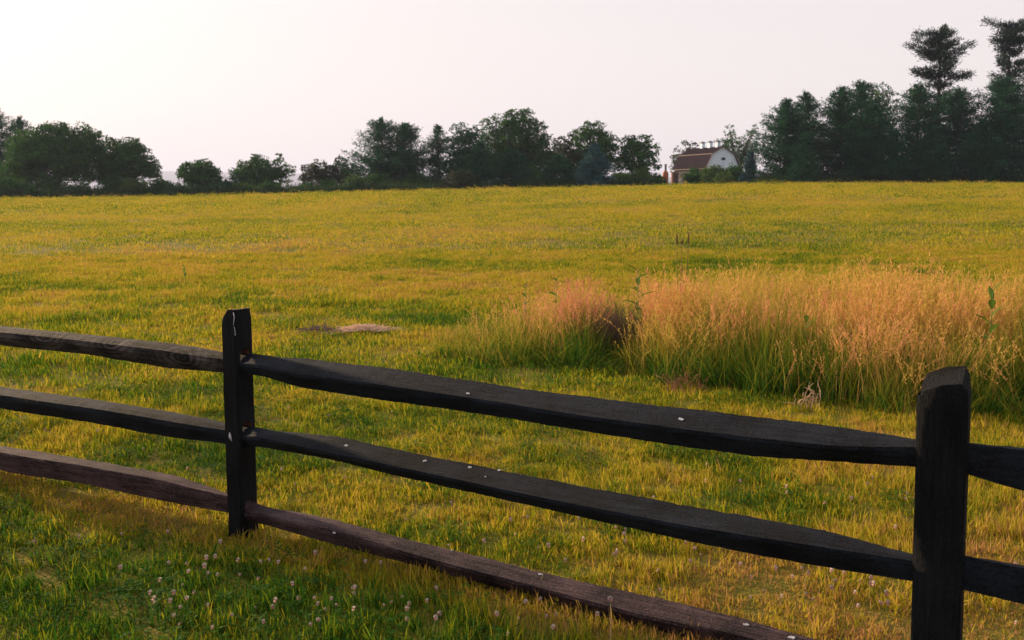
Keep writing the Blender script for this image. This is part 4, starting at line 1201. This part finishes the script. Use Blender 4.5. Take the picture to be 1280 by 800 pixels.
mb.add(vs, [(0, n, n + 6, 6), (1, 2, n + 2, n + 1)], 1)
obj('wall', mb.mesh('wall', [M_WHITE, M_DARKWALL]), barn)
roof = MB()
OV = .35
def slab(p, q, th=.16):
    d = Vector((q[0] - p[0], q[1] - p[1])); d.normalize(); nx, nz = -d.y, d.x
    if nz < 0: nx, nz = -nx, -nz
    vs = []
    for a in (-OV, LEN + OV):
        for (c, z) in (p, q):
            vs += [bp(c + nx * .012, a, z + nz * .012), bp(c + nx * th, a, z + nz * th)]
    roof.add(vs, [(0, 2, 3, 1), (4, 5, 7, 6), (1, 3, 7, 5), (0, 4, 6, 2), (0, 1, 5, 4), (2, 6, 7, 3)])
slab((0, ZR), (KW + .02, ZK)); slab((0, ZR), (-KW - .02, ZK))
slab((KW, ZK), (HW + .35, ZE - .5)); slab((-KW, ZK), (-HW - .35, ZE - .5))
ro = obj('roof', roof.mesh('roof', M_ROOF), barn)
def trim(p, q, w=.18, parent=barn, nm='trim_board', m=None):
    t = MB(); p, q = Vector(p), Vector(q); d = q - p
    rot = d.to_track_quat('X', 'Z').to_matrix()
    t.box((p + q) / 2, (d.length, w, w), rot); obj(nm, t.mesh(nm, m or M_TRIM), parent)
for sg in (-1, 1):
    trim(bp(sg * (KW + .22), -OV - .03, ZK + .02), bp(sg * (KW + .22), LEN + OV + .03, ZK + .02), .12)
    trim(bp(sg * (HW + .46), -OV - .03, ZE - .52), bp(sg * (HW + .46), LEN + OV + .03, ZE - .52), .12)
    trim(bp(sg * .1, -OV - .05, ZR + .02), bp(sg * (KW + .1), -OV - .05, ZK + .04), .13)
    trim(bp(sg * (KW + .1), -OV - .05, ZK + .04), bp(sg * (HW + .42), -OV - .05, ZE - .45), .13)
    trim(bp(sg * HW, -.03, 0), bp(sg * HW, -.03, ZE - .4), .2)
rotb = Matrix(((ac.x, ax.x, 0), (ac.y, ax.y, 0), (0, 0, 1)))
def bbox(c, a, z, d, m, nm, parent=barn):
    t = MB(); t.box(bp(c, a, z), d, rotb); return obj(nm, t.mesh(nm, m), parent)
hd = bbox(.1, -.06, ZK - 1.0, (.9, .1, .55), M_DARK, 'loft_hatch')
dr = bbox(0, -.06, 1.7, (3.2, .12, 3.4), M_DARKWALL, 'door'); bbox(1.2, -.15, 1.6, (.08, .08, .35), M_DARK, 'handle', dr)
for c in (-2.9, 2.9):
    wdw = bbox(c, -.05, 3.4, (.9, .1, 1.2), M_TRIM, 'window'); bbox(c, -.115, 3.4, (.7, .03, 1.0), M_GLASS, 'pane', wdw)
for a in (2.5, 6, 9.5):
    wdw = bbox(-HW - .04, a, 3.2, (.1, 1.0, 1.1), M_TRIM, 'window'); bbox(-HW - .105, a, 3.2, (.03, .8, .9), M_GLASS, 'pane', wdw)
for a in (1.9, 4.7, 7.5):
    cu = bbox(0, a, ZR + .42, (.78, .78, 1.25), M_WHITE, 'cupola')
    t = MB(); q = .55
    vs = [bp(x, a + y, ZR + 1.1) for x, y in ((-q, -q), (q, -q), (q, q), (-q, q))] + [bp(x, a + y, ZR + 1.2) for x, y in ((-q, -q), (q, -q), (q, q), (-q, q))] + [bp(0, a, ZR + 1.55)]
    t.add(vs, [(3, 2, 1, 0), (0, 1, 5, 4), (1, 2, 6, 5), (2, 3, 7, 6), (3, 0, 4, 7), (4, 5, 8), (5, 6, 8), (6, 7, 8), (7, 4, 8)])
    obj('cap', t.mesh('cap', M_CAP), cu)

# brick stack and little shed beside the barn
def P0(px, Y): p = P(px, 240, Y); return Vector((p.x, Y, hz(p.x, Y)))
b0 = P0(831.5, 196)
st = thing('brick_stack', 'small red brick stack with dark flue pipe between the middle wood and barn', 'chimney', b0)
zt = P(831.5, 206, 196).z - b0.z; zb = P(831.5, 216.5, 196).z - b0.z
t = MB(); t.box((0, 0, zb * .5 - .1), (1.0, 1.0, zb + .2)); obj('base', t.mesh('base', M_BRICK), st)
t = MB(); t.add([(-.5, -.5, zb + .004), (.5, -.5, zb + .004), (.5, .5, zb + .004), (-.5, .5, zb + .004), (-.2, -.2, zb + .5), (.2, -.2, zb + .5), (.2, .2, zb + .5), (-.2, .2, zb + .5)],
                [(0, 1, 5, 4), (1, 2, 6, 5), (2, 3, 7, 6), (3, 0, 4, 7), (4, 5, 6, 7), (3, 2, 1, 0)]); obj('shoulder', t.mesh('shoulder', M_BRICK), st)
t = MB(); t.tube([(0, 0, zb + .48), (0, 0, zt)], [.2, .2], 12); t.tube([(0, 0, zt), (0, 0, zt + .12)], [.28, .28], 12); obj('flue_pipe', t.mesh('flue_pipe', M_DARK, False), st)
t = MB(); t.box((0, -.53, zb * .62), (.5, .05, .5)); obj('fire_door', t.mesh('fire_door', M_TRIM), st)
b0 = P0(843, 200)
sh = thing('shed', 'little brown shed with pale flat roof beside the barn', 'shed', b0)
zt = P(843, 215.5, 200).z - b0.z
t = MB(); t.box((0, 0, zt * .5 - .1), (1.25, 1.6, zt)); obj('wall', t.mesh('wall', M_SHED), sh)
t = MB(); t.box((0, 0, zt - .03), (1.6, 2.0, .12), Matrix.Rotation(.06, 3, 'Y')); obj('roof', t.mesh('roof', M_TRIM), sh)
t = MB(); t.box((.1, -.82, zt * .45), (.6, .05, zt * .85)); obj('door', t.mesh('door', M_DARK), sh)

# ------------------------------------------------------------------ haze
hm, nt, o = nmat('evening_haze')
pv = nt.nodes.new('ShaderNodeVolumePrincipled')
pv.inputs['Color'].default_value = (.62, .70, 1.0, 1)
pv.inputs['Density'].default_value = .00013
pv.inputs['Anisotropy'].default_value = .2
nt.links.new(pv.outputs[0], o.inputs['Volume'])
t = MB(); t.box((0, 4700, 130), (27000, 10500, 275))
tag(obj('haze', t.mesh('haze', hm)), kind='stuff')
